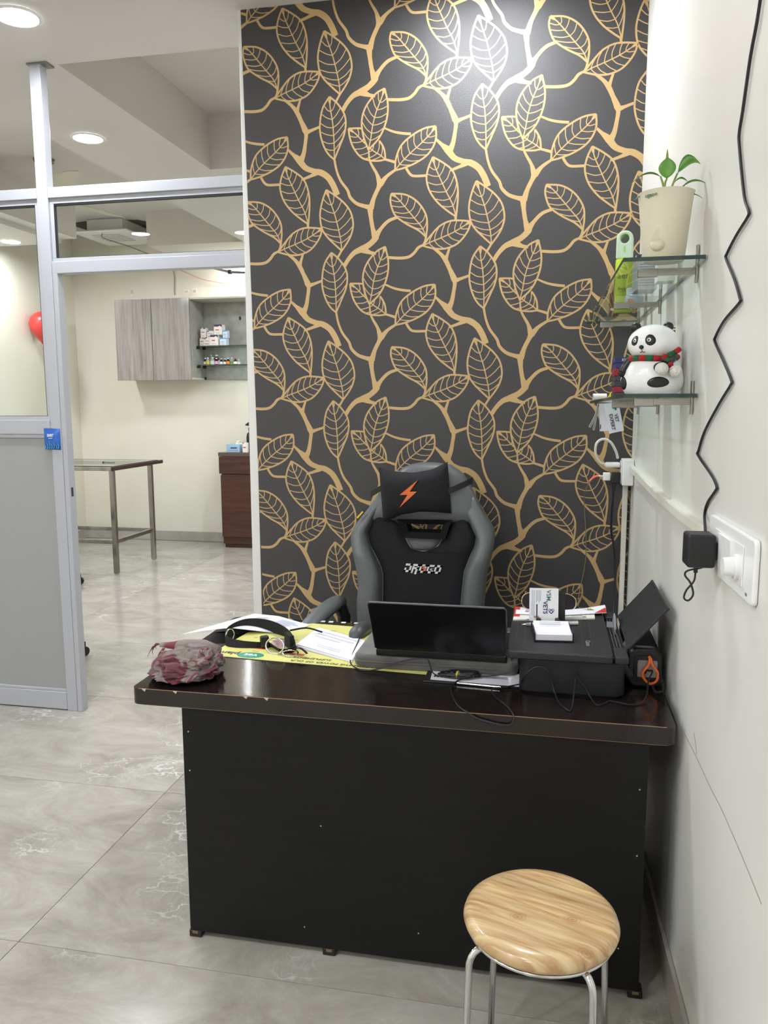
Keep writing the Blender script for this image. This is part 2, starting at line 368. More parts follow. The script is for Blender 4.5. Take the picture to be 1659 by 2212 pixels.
BRANCHES = [
 ([(-0.79, 2.052), (-0.797, 2.04), (-0.806, 2.026)], [0.0082, 0.0077, 0.0088]),
 ([(-0.997, 1.867), (-0.977, 1.848), (-0.954, 1.827), (-0.93, 1.798), (-0.898, 1.784), (-0.868, 1.776), (-0.841, 1.758), (-0.823, 1.732), (-0.811, 1.706), (-0.805, 1.691)], [0.0082, 0.0124, 0.0258, 0.0206, 0.0185, 0.0227, 0.0227, 0.0227, 0.0227, 0.0216]),
 ([(-0.949, 1.819), (-0.935, 1.849), (-0.928, 1.885), (-0.924, 1.915), (-0.928, 1.933), (-0.944, 1.968), (-0.959, 1.999), (-0.978, 2.023), (-1.005, 2.045)], [0.0247, 0.0165, 0.0134, 0.0144, 0.0227, 0.0155, 0.0175, 0.0124, 0.0093]),
 ([(-0.96, 1.999), (-0.953, 2.019), (-0.945, 2.043)], [0.0175, 0.0103, 0.0082]),
 ([(-0.926, 1.924), (-0.904, 1.93), (-0.87, 1.941)], [0.0206, 0.0113, 0.0088]),
 ([(-0.876, 1.78), (-0.909, 1.766), (-0.943, 1.755)], [0.0206, 0.0113, 0.0093]),
 ([(-0.815, 1.821), (-0.807, 1.782), (-0.792, 1.744), (-0.765, 1.707), (-0.755, 1.681), (-0.73, 1.657), (-0.698, 1.645), (-0.671, 1.639)], [0.0082, 0.0082, 0.0093, 0.0103, 0.0113, 0.0124, 0.0144, 0.0216]),
 ([(-0.675, 1.635), (-0.663, 1.673), (-0.647, 1.705), (-0.638, 1.725)], [0.0227, 0.0155, 0.0155, 0.0237]),
 ([(-0.639, 1.72), (-0.651, 1.758), (-0.669, 1.789), (-0.679, 1.812), (-0.682, 1.847)], [0.0227, 0.0113, 0.0088, 0.0072, 0.0052]),
 ([(-0.638, 1.721), (-0.613, 1.748), (-0.582, 1.768)], [0.0227, 0.0124, 0.0093]),
 ([(-0.678, 1.642), (-0.675, 1.604), (-0.668, 1.563), (-0.658, 1.53)], [0.0237, 0.0155, 0.0155, 0.0268]),
 ([(-0.659, 1.53), (-0.637, 1.56), (-0.608, 1.587), (-0.57, 1.6)], [0.0247, 0.0134, 0.0124, 0.0103]),
 ([(-0.658, 2.103), (-0.655, 2.094), (-0.679, 2.07), (-0.711, 2.053), (-0.74, 2.041), (-0.764, 2.017), (-0.78, 1.993)], [0.0103, 0.0227, 0.0206, 0.0237, 0.0185, 0.0155, 0.0155]),
 ([(-0.711, 2.053), (-0.679, 2.039), (-0.656, 2.034)], [0.0278, 0.0134, 0.0103]),
 ([(-0.61, 2.018), (-0.563, 2.014), (-0.53, 2.017), (-0.509, 2.031), (-0.494, 2.049), (-0.475, 2.058)], [0.0103, 0.0108, 0.0108, 0.0108, 0.0103, 0.0082]),
 ([(-0.464, 2.089), (-0.468, 2.071), (-0.476, 2.057)], [0.0082, 0.0077, 0.0072]),
 ([(-0.924, 2.159), (-0.922, 2.141)], [0.0088, 0.0088]),
 ([(-0.618, 1.808), (-0.601, 1.803), (-0.58, 1.796)], [0.0082, 0.0088, 0.0103]),
 ([(-0.621, 1.919), (-0.589, 1.905), (-0.558, 1.897), (-0.522, 1.892)], [0.0067, 0.0082, 0.0093, 0.0093]),
 ([(-0.54, 1.773), (-0.526, 1.752), (-0.509, 1.743), (-0.463, 1.742)], [0.0093, 0.0093, 0.0093, 0.0093]),
]
PX, PZ = .569, .5635
def wp_dark():
    mt = pm('wallpaper_dark', (60,59,60), .44, bump=(420,.25)); nt = mt.node_tree
    return mt
M_WP = wp_dark()
M_GOLD = pm('wallpaper_gold', (194,162,112), .40, metal=.12, bump=(420,.15))
def xl_edge(z): return -1.150 - .024*max(0, min(1, (z-1.2)/1.74))   # left edge leans a little
wp = MB(); YS = 3.0455
zs = [.1 + (ZC-.1)*i/24 for i in range(25)]
for za, zb in zip(zs, zs[1:]):
    wp.add([(xl_edge(za),YS,za),(.3038,YS,za),(.3038,YS,zb),(xl_edge(zb),YS,zb)], [(0,1,2,3)])
paper = wp.build('wallpaper', M_WP, wall_back)
def stroke(bm, pts, wd, skip=None, y=0.0):
    """flat ribbon through smooth points; wd one width or one per point"""
    P = pts; n = len(P)
    W = wd if isinstance(wd, list) else [wd]*n
    prev = None
    for i in range(n):
        a = P[max(0,i-1)]; c = P[min(n-1,i+1)]; t = Vector((c[0]-a[0], c[1]-a[1]))
        if t.length < 1e-9: continue
        t.normalize(); nn = Vector((-t.y, t.x))*W[i]/2
        if skip and skip(P[i]): prev = None; continue
        cur = (bm.verts.new((P[i][0]+nn.x, y, P[i][1]+nn.y)), bm.verts.new((P[i][0]-nn.x, y, P[i][1]-nn.y)))
        if prev: bm.faces.new((prev[0], prev[1], cur[1], cur[0]))
        prev = cur
def sm2(pts, k=5, closed=False): return [(p.x, p.y) for p in crom([Vector((a,c,0)) for a,c in pts], k, closed)]
def smw(ws, k=5):
    out = []
    for a, c in zip(ws, ws[1:]): out += [a+(c-a)*(j/k)**1.0 for j in range(k)]
    return out + [ws[-1]]
def inside(poly):
    def f(p):
        x, z = p; r = False; j = len(poly)-1
        for i in range(len(poly)):
            if (poly[i][1] > z) != (poly[j][1] > z) and x < (poly[j][0]-poly[i][0])*(z-poly[i][1])/(poly[j][1]-poly[i][1])+poly[i][0]: r = not r
            j = i
        return r
    return f
def lerp2(P, t):
    f = t*(len(P)-1); i = min(int(f), len(P)-2); u = f-i
    return (P[i][0]*(1-u)+P[i+1][0]*u, P[i][1]*(1-u)+P[i+1][1]*u)
def leaf_bm(tip, A, Bs, base, skip=None):
    bm = bmesh.new(); OW, VW = .0066, .0034
    a = sm2([tip]+A+[base]); b_ = sm2([tip]+Bs+[base])
    stroke(bm, a, OW, skip); stroke(bm, b_, OW, skip, -.00003)
    # midrib bends between the two sides
    mid = [tip] + [((lerp2(a,t)[0]+lerp2(b_,t)[0])/2, (lerp2(a,t)[1]+lerp2(b_,t)[1])/2) for t in (.2,.4,.6,.8)] + [base]
    mid = sm2(mid); stroke(bm, mid, VW*1.25, skip, -.00006)
    for side in (a, b_):
        for k in range(7):
            t0 = .15+.115*k; t1 = max(.03, t0-.13)          # veins lean towards the tip
            p = lerp2(mid, t0); q = lerp2(side, t1)
            dx, dz = q[0]-p[0], q[1]-p[1]; s = 1 if (k % 2) else .6
            mm = (p[0]+dx*.5 + (lerp2(mid,t0+.05)[0]-p[0])*.5*s, p[1]+dz*.5 + (lerp2(mid,t0+.05)[1]-p[1])*.5*s)
            stroke(bm, sm2([p, mm, q], 4), VW, skip, -.00009)
    return bm
motifs = []
L5 = LEAVES['L5']; poly5 = sm2([L5[0]]+L5[1]+[L5[3]]) + sm2([L5[0]]+L5[2]+[L5[3]])[::-1]
for k, (t, A, Bs, e) in LEAVES.items():
    motifs.append(('printed_leaf', leaf_bm(t, A, Bs, e, inside(poly5) if k == 'L6' else None)))
for i, (P, W) in enumerate(BRANCHES):
    bm = bmesh.new(); stroke(bm, sm2(P), smw(W), None, -.00002-.00001*(i % 3)); motifs.append(('printed_branch', bm))
XR, ZB, ZT_ = .3035, .1, ZC
for nm, bm in motifs:
    me = bpy.data.meshes.new(nm); bm.to_mesh(me); me.materials.append(M_GOLD)
    xs = [v.co.x for v in bm.verts]; zz = [v.co.z for v in bm.verts]
    for i in range(-3, 4):
        for j in range(-6, 6):
            dx, dz = i*PX, j*PZ
            if max(xs)+dx < -1.17 or min(xs)+dx > XR or max(zz)+dz < ZB or min(zz)+dz > ZT_: continue
            d = me
            if min(xs)+dx < -1.14 or max(xs)+dx > XR or max(zz)+dz > ZT_:
                c = bm.copy()
                def cut(co, no):
                    bmesh.ops.bisect_plane(c, geom=c.verts[:]+c.edges[:]+c.faces[:], plane_co=co, plane_no=no, clear_outer=True)
                cut((XR-dx,0,0), (1,0,0)); cut((0,0,ZT_-dz), (0,0,1))
                cut((-1.150-dx,0,1.2-dz), (-1.74,0,-.024)); cut((-1.150-dx,0,0), (-1,0,0)) if max(zz)+dz < 1.2 else None
                if not c.faces: c.free(); continue
                d = bpy.data.meshes.new(nm); c.to_mesh(d); c.free(); d.materials.append(M_GOLD)
            o = bpy.data.objects.new(nm, d); C.objects.link(o); o.parent = paper; o.location = (dx, YS-.0003, dz)
    bm.free()
# ------------------------------------------------------------------ aluminium and glass partition with a doorway
M_ALU = pm('white_powder_coat', (176,178,186), .34)
M_GASK = pm('black_rubber', (22,20,26), .6)
M_PANE = thin_glass('clear_glass', (.95,.97,.96))
M_PANEL = pm('grey_laminate_panel', (156,158,158), .45)
M_BLACKPL = pm('black_plastic', (24,25,27), .42)
gp = thing('glass_partition', 'white aluminium partition with glass above a grey panel, framing the doorway', 'partition', (-2.3,3.32,0))
O = gp.location
YA, YB = 3.295, 3.345
def part(name, mt, *boxes, parent=gp, bevel=.003, org=None):
    b = MB(org if org is not None else O)
    for bx in boxes: b.box(*bx)
    return b.build(name, mt, parent, bevel=bevel)
part('post', M_ALU, (-2.252,-2.198,YA,YB,0,2.94))
part('post', M_ALU, (-2.197,-2.172,YA,YB,0,2.055))
part('post', M_ALU, (-4.99,-4.94,YA,YB,0,2.42)); part('post', M_ALU, (-3.65,-3.60,YA,YB,0,2.42))
part('transom', M_ALU, (-2.197,-1.19,YA,YB,2.378,2.424))
part('transom', M_ALU, (-2.197,-1.19,YA,YB,2.053,2.106))
part('transom', M_ALU, (-4.94,-2.253,YA,YB,2.378,2.424))
part('rail', M_ALU, (-3.599,-2.253,YA,YB,1.335,1.402)); part('rail', M_ALU, (-4.939,-3.651,YA,YB,1.335,1.402))
part('bottom_rail', M_ALU, (-3.599,-2.253,YA,YB,.005,.092)); part('bottom_rail', M_ALU, (-4.939,-3.651,YA,YB,.005,.092))
part('door_jamb', M_ALU, (-1.283,-1.187,YA,YB,0,2.052))
part('hinge', pm('dull_steel', (140,140,138), .4, .8), (-1.225,-1.200,YA-.004,YA,1.06,1.175))
def pane(x0, x1, z0, z1, stiles=True):
    part('glazing_bead', M_ALU, (x0,x1,YA+.012,YA+.026,z1-.022,z1), (x0,x1,YA+.012,YA+.026,z0,z0+.016), (x0,x0+.018,YA+.012,YA+.026,z0+.0165,z1-.0225), (x1-.018,x1,YA+.012,YA+.026,z0+.0165,z1-.0225), bevel=.001)
    part('gasket', M_GASK, (x0+.016,x1-.016,YA+.014,YA+.03,z1-.030,z1-.021), (x0+.016,x1-.016,YA+.014,YA+.03,z0+.014,z0+.018), (x0+.016,x0+.0215,YA+.014,YA+.03,z0+.0185,z1-.0305), (x1-.0215,x1-.016,YA+.014,YA+.03,z0+.0185,z1-.0305), bevel=0)
    part('glass_pane', M_PANE, (x0+.017,x1-.017,YA+.024,YA+.0285,z0+.015,z1-.023), bevel=0)
pane(-2.197,-1.19,2.106,2.378)
pane(-3.599,-2.253,1.402,2.378); pane(-4.939,-3.651,1.402,2.378)
part('lower_panel', M_PANEL, (-3.598,-2.254,YA+.014,YA+.03,.093,1.334)); part('lower_panel', M_PANEL, (-4.938,-3.652,YA+.014,YA+.03,.093,1.334))
part('panel_bead', M_ALU, (-3.598,-2.254,YA+.004,YA+.014,.0925,.106), (-3.598,-2.254,YA+.004,YA+.014,1.318,1.3345), bevel=.002)
part('strike_plate', M_BLACKPL, (-2.184,-2.1715,YA+.012,YA+.03,1.045,1.088), bevel=.001)
part('ceiling_bracket', pm('dull_steel', (140,140,138), .4, .8), (-2.262,-2.165,YA-.004,YB+.008,2.936,2.942), bevel=.001)

# blue air-freshener sachet hung on the frame
M_BLUE = pm('sachet_blue', (32,82,168), .3, col2=(46,104,196), nscale=14)
M_WHITEINK = pm('white_ink', (240,242,246), .5); M_TEAL = pm('teal_ink', (86,178,196), .5); M_LILAC = pm('lilac_ink', (120,140,214), .5)
t = thing('air_freshener', 'blue air freshener sachet hung on the white partition frame', 'air freshener', (-2.244,3.285,1.266))
b = MB(t.location)
b.grid(9, 9, lambda u,v: (-2.286+.083*u, 3.2935-.010*(1-(2*u-1)**4)*(1-(2*v-1)**4), 1.266+.097*v - .002*u), (0,.0008,0)); b.build('pouch', M_BLUE, t, smooth=True)
text('aer', .026, frame(Vector((-2.246,3.2815,1.333))-t.location, (1,0,0), (0,0,1)), M_WHITEINK, t, 'lettering', bold=.0003)
text('power', .008, frame(Vector((-2.246,3.2818,1.318))-t.location, (1,0,0), (0,0,1)), M_WHITEINK, t)
b = MB(t.location)
for k in range(7):
    x = -2.277+.011*k; h = .018+.016*((k*37) % 5)/4
    b.tube([(x,3.283,1.270),(x+.004,3.2823,1.270+h*.5),(x-.002,3.2822,1.270+h)], [.0022,.0006], 5, smooth=3)
b.build('seaweed_print', M_TEAL, t)

# ------------------------------------------------------------------ inner room: wall cabinet with an open bay
M_GREYWOOD = pm('grey_wood_laminate', (126,121,118), .14, col2=(164,159,154), nscale=7, ndet=6, ndist=.4, stretch=(5,1,.35), ramp=(.3,.7))
M_GREYIN = pm('grey_cement_laminate', (166,166,160), .5, col2=(150,150,144), nscale=14)
M_CARC = pm('cabinet_edge_cream', (206,202,190), .4)
YC = 7.57
wc = thing('wall_cabinet', 'grey wood-grain wall cabinet with two doors and an open bay on the far wall', 'cabinet', (-3.6,7.72,1.72))
O = wc.location
def cpart(name, mt, *boxes, bevel=.002): return part(name, mt, *boxes, parent=wc, bevel=bevel, org=O)
cpart('carcass', M_CARC, (-4.345,-2.45,YC,7.898,2.508,2.526), (-4.345,-3.535,YC,7.898,1.722,1.74), (-4.345,-4.327,YC,7.898,1.7405,2.5075), (-2.468,-2.45,YC,7.898,1.73,2.5075))
cpart('side_panel', M_GREYIN, (-3.553,-3.535,YC,7.898,1.7405,2.5075))
cpart('back_panel', M_GREYIN, (-3.534,-2.469,7.878,7.898,1.722,2.5075))
for xa, xb in ((-4.352,-3.951),(-3.947,-3.537)):
    d = cpart('door', M_GREYWOOD, (xa,xb,YC-.02,YC-.001,1.715,2.522))
b = MB(O).ell((-3.13,7.876,2.345), (.012,.004,.020), 12, 8); b.build('cable_hole', M_BLACKPL, wc)
M_SHELFG = thin_glass('shelf_glass', (.86,.95,.92)); M_GEDGE = pm('glass_edge_green', (20,52,46), .12, spec=.8)
def glass_slab(b, x0,x1,y0,y1,z0,z1):
    b.cur = 0; b.add([(x0,y0,z0),(x1,y0,z0),(x1,y1,z0),(x0,y1,z0),(x0,y0,z1),(x1,y0,z1),(x1,y1,z1),(x0,y1,z1)], [(0,3,2,1),(4,5,6,7)])
    b.cur = 1; b.add([(x0,y0,z0),(x1,y0,z0),(x1,y1,z0),(x0,y1,z0),(x0,y0,z1),(x1,y0,z1),(x1,y1,z1),(x0,y1,z1)], [(0,1,5,4),(1,2,6,5),(2,3,7,6),(3,0,4,7)])
    return b
for z in (2.052, 1.860):
    s = glass_slab(MB(O), -3.52,-2.475,7.66,7.86,z,z+.008).build('glass_shelf', [M_SHELFG, M_GEDGE], wc)
    for y in (7.69, 7.83): part('shelf_pin', M_BLACKPL, (-3.534,-3.50,y-.006,y+.006,z-.022,z-.0005), parent=s, bevel=0, org=O)
cpart('floor_bracket', M_BLACKPL, (-3.534,-3.52,7.86,7.878,1.724,1.75))

# medicine cartons on the upper glass shelf
M_CARTON = pm('carton_white', (232,228,222), .6); M_PURPLE = pm('carton_purple', (66,42,84), .5); M_RED = pm('carton_red', (178,52,52), .5)
M_CBLUE = pm('carton_blue', (110,156,206), .5); M_LBLUE = pm('carton_pale_blue', (206,220,236), .6); M_PRINT = pm('grey_print', (120,112,120), .7); M_NAVY = pm('navy_ink', (38,44,92), .5)
def carton(x0, x1, z0, z1, y0, dy, style, label):
    t = thing('medicine_carton', label, 'box', ((x0+x1)/2,y0+dy/2,z0), 0, 'medicine cartons on the upper glass shelf'); o = t.location
    MB(o).box(x0,x1,y0,y0+dy,z0,z1).build('carton_body', M_LBLUE if style == 'blue' else M_CARTON, t, bevel=.001, seg=1)
    h = z1-z0; wd = x1-x0; b = MB(o); yf = y0-.0006
    if style == 'purple':
        b.prism([(x0,z1),(x1,z1),(x1,z1-.28*h),(x1-.25*wd,z1-.12*h),(x0+.5*wd,z1-.22*h),(x0,z1-.2*h)], lambda a,c,d: (a,d,c), yf, y0-.0001); b.build('printed_band', M_PURPLE, t)
        MB(o).box(x0+.2*wd,x0+.62*wd,yf,y0-.0001,z0+.42*h,z0+.52*h).build('printed_name', M_RED, t)
    elif style == 'blue':
        b.box(x0,x1,yf,y0-.0001,z1-.16*h,z1); b.build('printed_band', M_CBLUE, t)
        MB(o).box(x0+.15*wd,x0+.7*wd,yf,y0-.0001,z0+.42*h,z0+.47*h).build('printed_name', M_PRINT, t)
    elif style == 'navy':
        b.box(x0+.05*wd,x0+.28*wd,yf,y0-.0001,z1-.14*h,z1-.02*h); b.build('printed_mark', M_NAVY, t)
        MB(o).box(x0+.15*wd,x0+.8*wd,yf,y0-.0001,z0+.6*h,z0+.66*h).build('printed_name', M_PRINT, t)
        MB(o).box(x0+.1*wd,x0+.75*wd,yf,y0-.0001,z0+.25*h,z0+.31*h).build('printed_line', M_RED, t)
    else:
        b.box(x0,x0+.25*wd,yf,y0-.0001,z1-.1*h,z1); b.build('printed_mark', M_RED, t)
        MB(o).box(x0+.5*wd,x0+.9*wd,yf,y0-.0001,z1-.12*h,z1-.02*h).build('printed_corner', M_NAVY, t)
        MB(o).box(x0+.2*wd,x0+.75*wd,yf,y0-.0001,z0+.5*h,z0+.58*h).build('printed_name', M_RED, t)
    MB(o).box(x0+.2*wd,x0+.7*wd,yf,y0-.0001,z0+.16*h,z0+.19*h).build('printed_text', M_PRINT, t)
ZS = 2.0605
def cx(px): return -3.508 + (px-435)*.00502           # along the shelf front
carton(cx(436.3),cx(446.0),ZS,ZS+.083,7.70,.06,'red', 'narrow white and red carton at the left end, bottom row')
carton(cx(438.5),cx(450.5),ZS+.0835,ZS+.18,7.70,.06,'red', 'narrow white and red carton at the left end, top row')
carton(cx(446.3),cx(461.3),ZS,ZS+.074,7.685,.07,'navy', 'white carton with a navy corner mark, bottom row')
carton(cx(452.2),cx(467.2),ZS+.0745,ZS+.148,7.70,.06,'navy', 'white carton with a navy corner mark, top row')
carton(cx(461.8),cx(478.3),ZS,ZS+.106,7.67,.09,'purple', 'cream carton with a purple top band, lower of the two')
carton(cx(469.5),cx(486.5),ZS+.1065,ZS+.207,7.68,.09,'purple', 'cream carton with a purple top band, uppermost of all')
carton(cx(481),cx(495),ZS,ZS+.074,7.68,.07,'blue', 'pale blue carton at the right end, bottom row')
carton(cx(487.2),cx(497),ZS+.0745,ZS+.148,7.69,.06,'blue', 'pale blue carton at the right end, top row')

# medicine bottles on the lower glass shelf
M_AMBER = pm('amber_glass', (44,20,16), .12, spec=.7); M_CLEARB = pm('clear_bottle', (150,158,150), .15, spec=.6); M_CAPM = pm('aluminium_cap', (226,226,226), .3, .3)
def bottle(px, y, h, r, glass, lab, label, cap=None):
    x = cx(px); z = 1.8685
    t = thing('medicine_bottle', label, 'bottle', (x,y,z), 0, 'medicine bottles on the lower glass shelf')
    MB().lathe([(r*.92,0),(r,.004),(r,h*.52),(r*.9,h*.6),(r*.42,h*.78),(r*.36,h*.82),(r*.36,h*.88)], n=16).build('bottle_glass', glass, t, smooth=True)
    MB().lathe([(r*.46,h*.86),(r*.46,h*.985),(r*.4,h)], n=14).build('cap', cap or M_CAPM, t, smooth=True)
    MB().lathe([(r*1.02,h*.08),(r*1.02,h*.48)], n=16, capb=False, capt=False).build('paper_label', lab, t, smooth=True)
LW = pm('label_white', (224,224,220), .6); LY = pm('label_yellow', (212,182,60), .5); LP = pm('label_pink', (212,160,190), .5); LO = pm('label_orange', (222,140,44), .5); LG = pm('label_green', (92,150,80), .5); LT = pm('label_pale_green', (186,206,196), .6)
bottle(445.5,7.72,.072,.020,M_AMBER,LW,'brown bottle with white label, leftmost on the lower glass shelf')
bottle(451.5,7.80,.108,.020,M_CLEARB,LY,'tall clear bottle standing behind the yellow labelled one')
bottle(452.5,7.70,.074,.021,M_CLEARB,LY,'bottle with a yellow label on the lower glass shelf')
bottle(463,7.80,.106,.028,M_AMBER,LW,'tall dark brown bottle standing behind the pale green labelled one')
bottle(463,7.70,.076,.024,M_CLEARB,LT,'clear bottle with pale green and white label in front of a tall brown one')
bottle(471.2,7.70,.070,.022,M_AMBER,LP,'brown bottle with a pink label')
bottle(481,7.71,.064,.0175,M_AMBER,LW,'brown bottle with white label next to the pink one')
bottle(488.4,7.71,.061,.017,M_AMBER,LW,'brown bottle with white label next to the orange one')
bottle(495.5,7.71,.067,.020,M_AMBER,LO,'brown bottle with an orange label')
bottle(503.5,7.71,.071,.017,M_CLEARB,LG,'clear bottle with a green label')
bottle(511,7.71,.064,.020,M_AMBER,LW,'dark bottle with white label and red cap',M_RED)
bottle(518.3,7.71,.054,.014,M_CLEARB,LW,'smallest clear vial at the right end of the lower shelf')

# tape squares and hung wire on the far wall
def tape(x, z, w_, h, label, mt=M_CARTON):
    t = thing('tape_square', label, 'tape', (x,7.899,z)); MB().box(-w_/2,w_/2,-.003,0,0,h).build('tape', mt, t)
    MB().box(-w_*.3,w_*.3,-.004,-.003,h*.3,h*.7).build('foam_pad', pm('foam_grey', (196,190,180), .8), t)
tape(-4.34,2.60,.035,.095,'small white adhesive strip above the left cabinet door')
tape(-3.63,2.60,.05,.065,'small white patch with brown mark above the open cabinet bay', M_CARTON)
tape(-3.72,2.61,.05,.045,'pale round sticker above the right cabinet door')
b = MB((-3.5,7.88,2.7)); b.tube([(-4.05,7.895,2.93),(-3.85,7.88,2.88),(-3.5,7.885,2.74),(-3.1,7.88,2.68),(-2.5,7.89,2.64)], .004, 6, smooth=8)
tag(b.build('red_wire', pm('red_wire', (206,140,120), .6), smooth=True), 'thin red wire drooping along the far wall above the cabinet', 'wire')
# ------------------------------------------------------------------ brown base cabinet and what stands on it
M_BROWN = pm('dark_walnut', (62,38,30), .32, col2=(88,56,42), nscale=5, ndet=6, stretch=(.6,1,7), ramp=(.3,.72))
M_BRTOP = pm('brown_stone_top', (96,82,72), .15)
bc = thing('base_cabinet', 'dark walnut base cabinet with a drawer against the far wall', 'cabinet', (-2.96,7.72,0)); O = bc.location
part('carcass', M_BROWN, (-3.262,-2.66,7.585,7.884,.04,.945), parent=bc, org=O)
part('worktop', M_BRTOP, (-3.285,-2.64,7.565,7.884,.946,.985), parent=bc, org=O)
part('drawer_front', M_BROWN, (-3.28,-2.645,7.566,7.584,.768,.944), parent=bc, org=O)
part('door', M_BROWN, (-3.265,-2.655,7.566,7.584,.115,.755), parent=bc, org=O)
part('plinth', M_BROWN, (-3.25,-2.67,7.60,7.88,.002,.0395), parent=bc, org=O)
t = thing('tissue_box', 'pale blue tissue box with a tissue poking out on the brown cabinet', 'tissue box', (-3.12,7.70,.985)); O = t.location
MB(O).box(-3.215,-3.072,7.62,7.80,.9852,1.062).build('carton_body', pm('tissue_blue', (156,186,214), .55), t, bevel=.002)
b = MB(O); b.grid(7,6, lambda u,v: (-3.15+.07*u+.006*sin(9*v), 7.71+.03*sin(7*u)*v, 1.060+.045*v*(1-.5*abs(u-.6))), (0,.002,0)); b.build('tissue', pm('tissue_paper', (240,238,218), .8), t, smooth=True)
MB(O).box(-3.17,-3.10,7.6192,7.6199,1.022,1.034).build('printed_name', pm('navy_ink', (38,44,92), .5), t)
MB(O).box(-3.19,-3.09,7.6192,7.6199,1.002,1.006).build('printed_line', M_PRINT, t)
t = thing('pill_carton', 'small white and red carton standing beside the black pump bottle', 'box', (-2.985,7.63,.985)); O = t.location
MB(O).box(-3.034,-2.984,7.605,7.65,.9852,1.082).build('carton_body', M_CARTON, t, bevel=.001)
MB(O).box(-3.025,-2.997,7.604,7.6048,1.03,1.04).build('printed_name', M_RED, t)
MB(O).box(-3.034,-3.017,7.604,7.6048,1.073,1.082).build('printed_mark', M_RED, t)
t = thing('pump_bottle', 'black trigger pump bottle standing on the brown cabinet', 'bottle', (-3.0,7.75,.9855)); 
MB().lathe([(.040,0),(.043,.006),(.043,.15),(.036,.185),(.018,.20),(.018,.215),(.022,.217),(.022,.245),(.014,.25),(.014,.275)], n=20).build('bottle_body', M_BLACKPL, t, smooth=True)
b = MB(); b.prism([(-.025,.262),(.012,.268),(.06,.295),(.075,.318),(.03,.322),(-.02,.30),(-.05,.278),(-.055,.27)], lambda a,c,d: (a,d,c), -.012, .012); b.build('trigger_head', M_BLACKPL, t, bevel=.003)
MB().box(.012,.03,-.0445,-.042,.06,.1).build('label_print', pm('label_pink', (212,160,190), .5), t)

# ------------------------------------------------------------------ steel examination table
M_STEEL = pm('brushed_steel', (178,174,166), .22, .85, col2=(140,136,128), nscale=9, stretch=(1,1,.2))
st = thing('steel_table', 'steel frame examination table with glass top in the inner room', 'table', (-4.25,6.5,0)); O = st.location
XL, XR2, YF, YK = -5.0, -3.64, 6.16, 6.87
for x, y in ((XR2-.02,YF+.02),(XR2-.02,YK-.02),(-4.9,YF+.02),(-4.9,YK-.02)):
    l = part('leg', M_STEEL, (x-.02,x+.02,y-.02,y+.02,.012,.905), parent=st, org=O)
    part('foot', pm('grey_plastic', (190,188,182), .5), (x-.016,x+.016,y-.016,y+.016,.001,.0118), parent=l, org=O)
part('top_rail', M_STEEL, (-4.94,XR2,YF,YF+.035,.906,.94), parent=st, org=O); part('top_rail', M_STEEL, (-4.94,XR2,YK-.035,YK,.906,.94), parent=st, org=O)
part('top_rail', M_STEEL, (XR2-.035,XR2,YF+.0355,YK-.0355,.906,.94), parent=st, org=O)
part('edge_strip', pm('dark_brown_edge', (58,36,32), .4), (XR2+.0005,XR2+.022,YF-.03,YK+.16,.912,.944), parent=st, org=O)
glass_slab(MB(O), -4.94,XR2-.002,YF+.002,YK+.1,.9405,.948).build('glass_top', [M_SHELFG, M_GEDGE], st)
part('lower_rail', M_STEEL, (-4.88,XR2-.041,YF+.005,YF+.03,.27,.305), parent=st, org=O); part('lower_rail', M_STEEL, (-4.88,XR2-.041,YK-.03,YK-.005,.27,.305), parent=st, org=O)
part('lower_rail', M_STEEL, (XR2-.035,XR2-.01,YF+.041,YK-.041,.27,.305), parent=st, org=O)
t = thing('steel_ruler', 'short dark metal strip lying on the glass table top', 'tool', (-3.9,6.55,.9485)); MB().box(-.06,.05,-.012,.012,0,.006).build('strip', M_STEEL, t, bevel=.001); MB().box(-.062,-.05,-.014,.014,0,.009).build('end_stop', M_BLACKPL, t, bevel=.001)

# ------------------------------------------------------------------ rolling stools hidden behind the partition; only a caster shows
M_DKFAB = pm('black_vinyl', (28,28,30), .45)
def rolling_stool(loc, rz, label):
    t = thing('rolling_stool', label, 'stool', loc, rz, 'rolling stools behind the partition')
    MB().lathe([(.02,.42),(.17,.43),(.185,.45),(.185,.485),(.17,.50),(.02,.505)], n=28).build('seat', M_DKFAB, t, smooth=True)
    MB().lathe([(.025,.10),(.025,.30),(.016,.301),(.016,.42)], n=16).build('gas_lift', M_STEEL, t, smooth=True)
    for k in range(5):
        a = 2*pi*k/5
        MB().tube([(0,0,.125),(.12*cos(a),.12*sin(a),.115),(.24*cos(a),.24*sin(a),.09)], [.024,.02], 8).build('base_arm', M_BLACKPL, t, smooth=True)
        c = MB(); ca, sa = cos(a)*.245, sin(a)*.245
        for s in (-1,1):
            c.tube([(ca-sin(a)*.006*s, sa+cos(a)*.006*s, .031),(ca-sin(a)*.026*s, sa+cos(a)*.026*s, .031)], .030, 16)
        w_ = c.build('caster', M_BLACKPL, t, smooth=True, bevel=.004)
        MB().box(ca-.012,ca+.012,sa-.012,sa+.012,.045,.085).build('caster_fork', M_BLACKPL, w_)
a0 = math.atan2(-.05,.245)
rolling_stool((-2.775,3.86,0), rad(-10), 'black rolling stool behind the grey partition panel, caster showing by the post')
rolling_stool((-4.0,5.75,0), rad(2), 'black rolling stool beside the steel table, one caster showing')

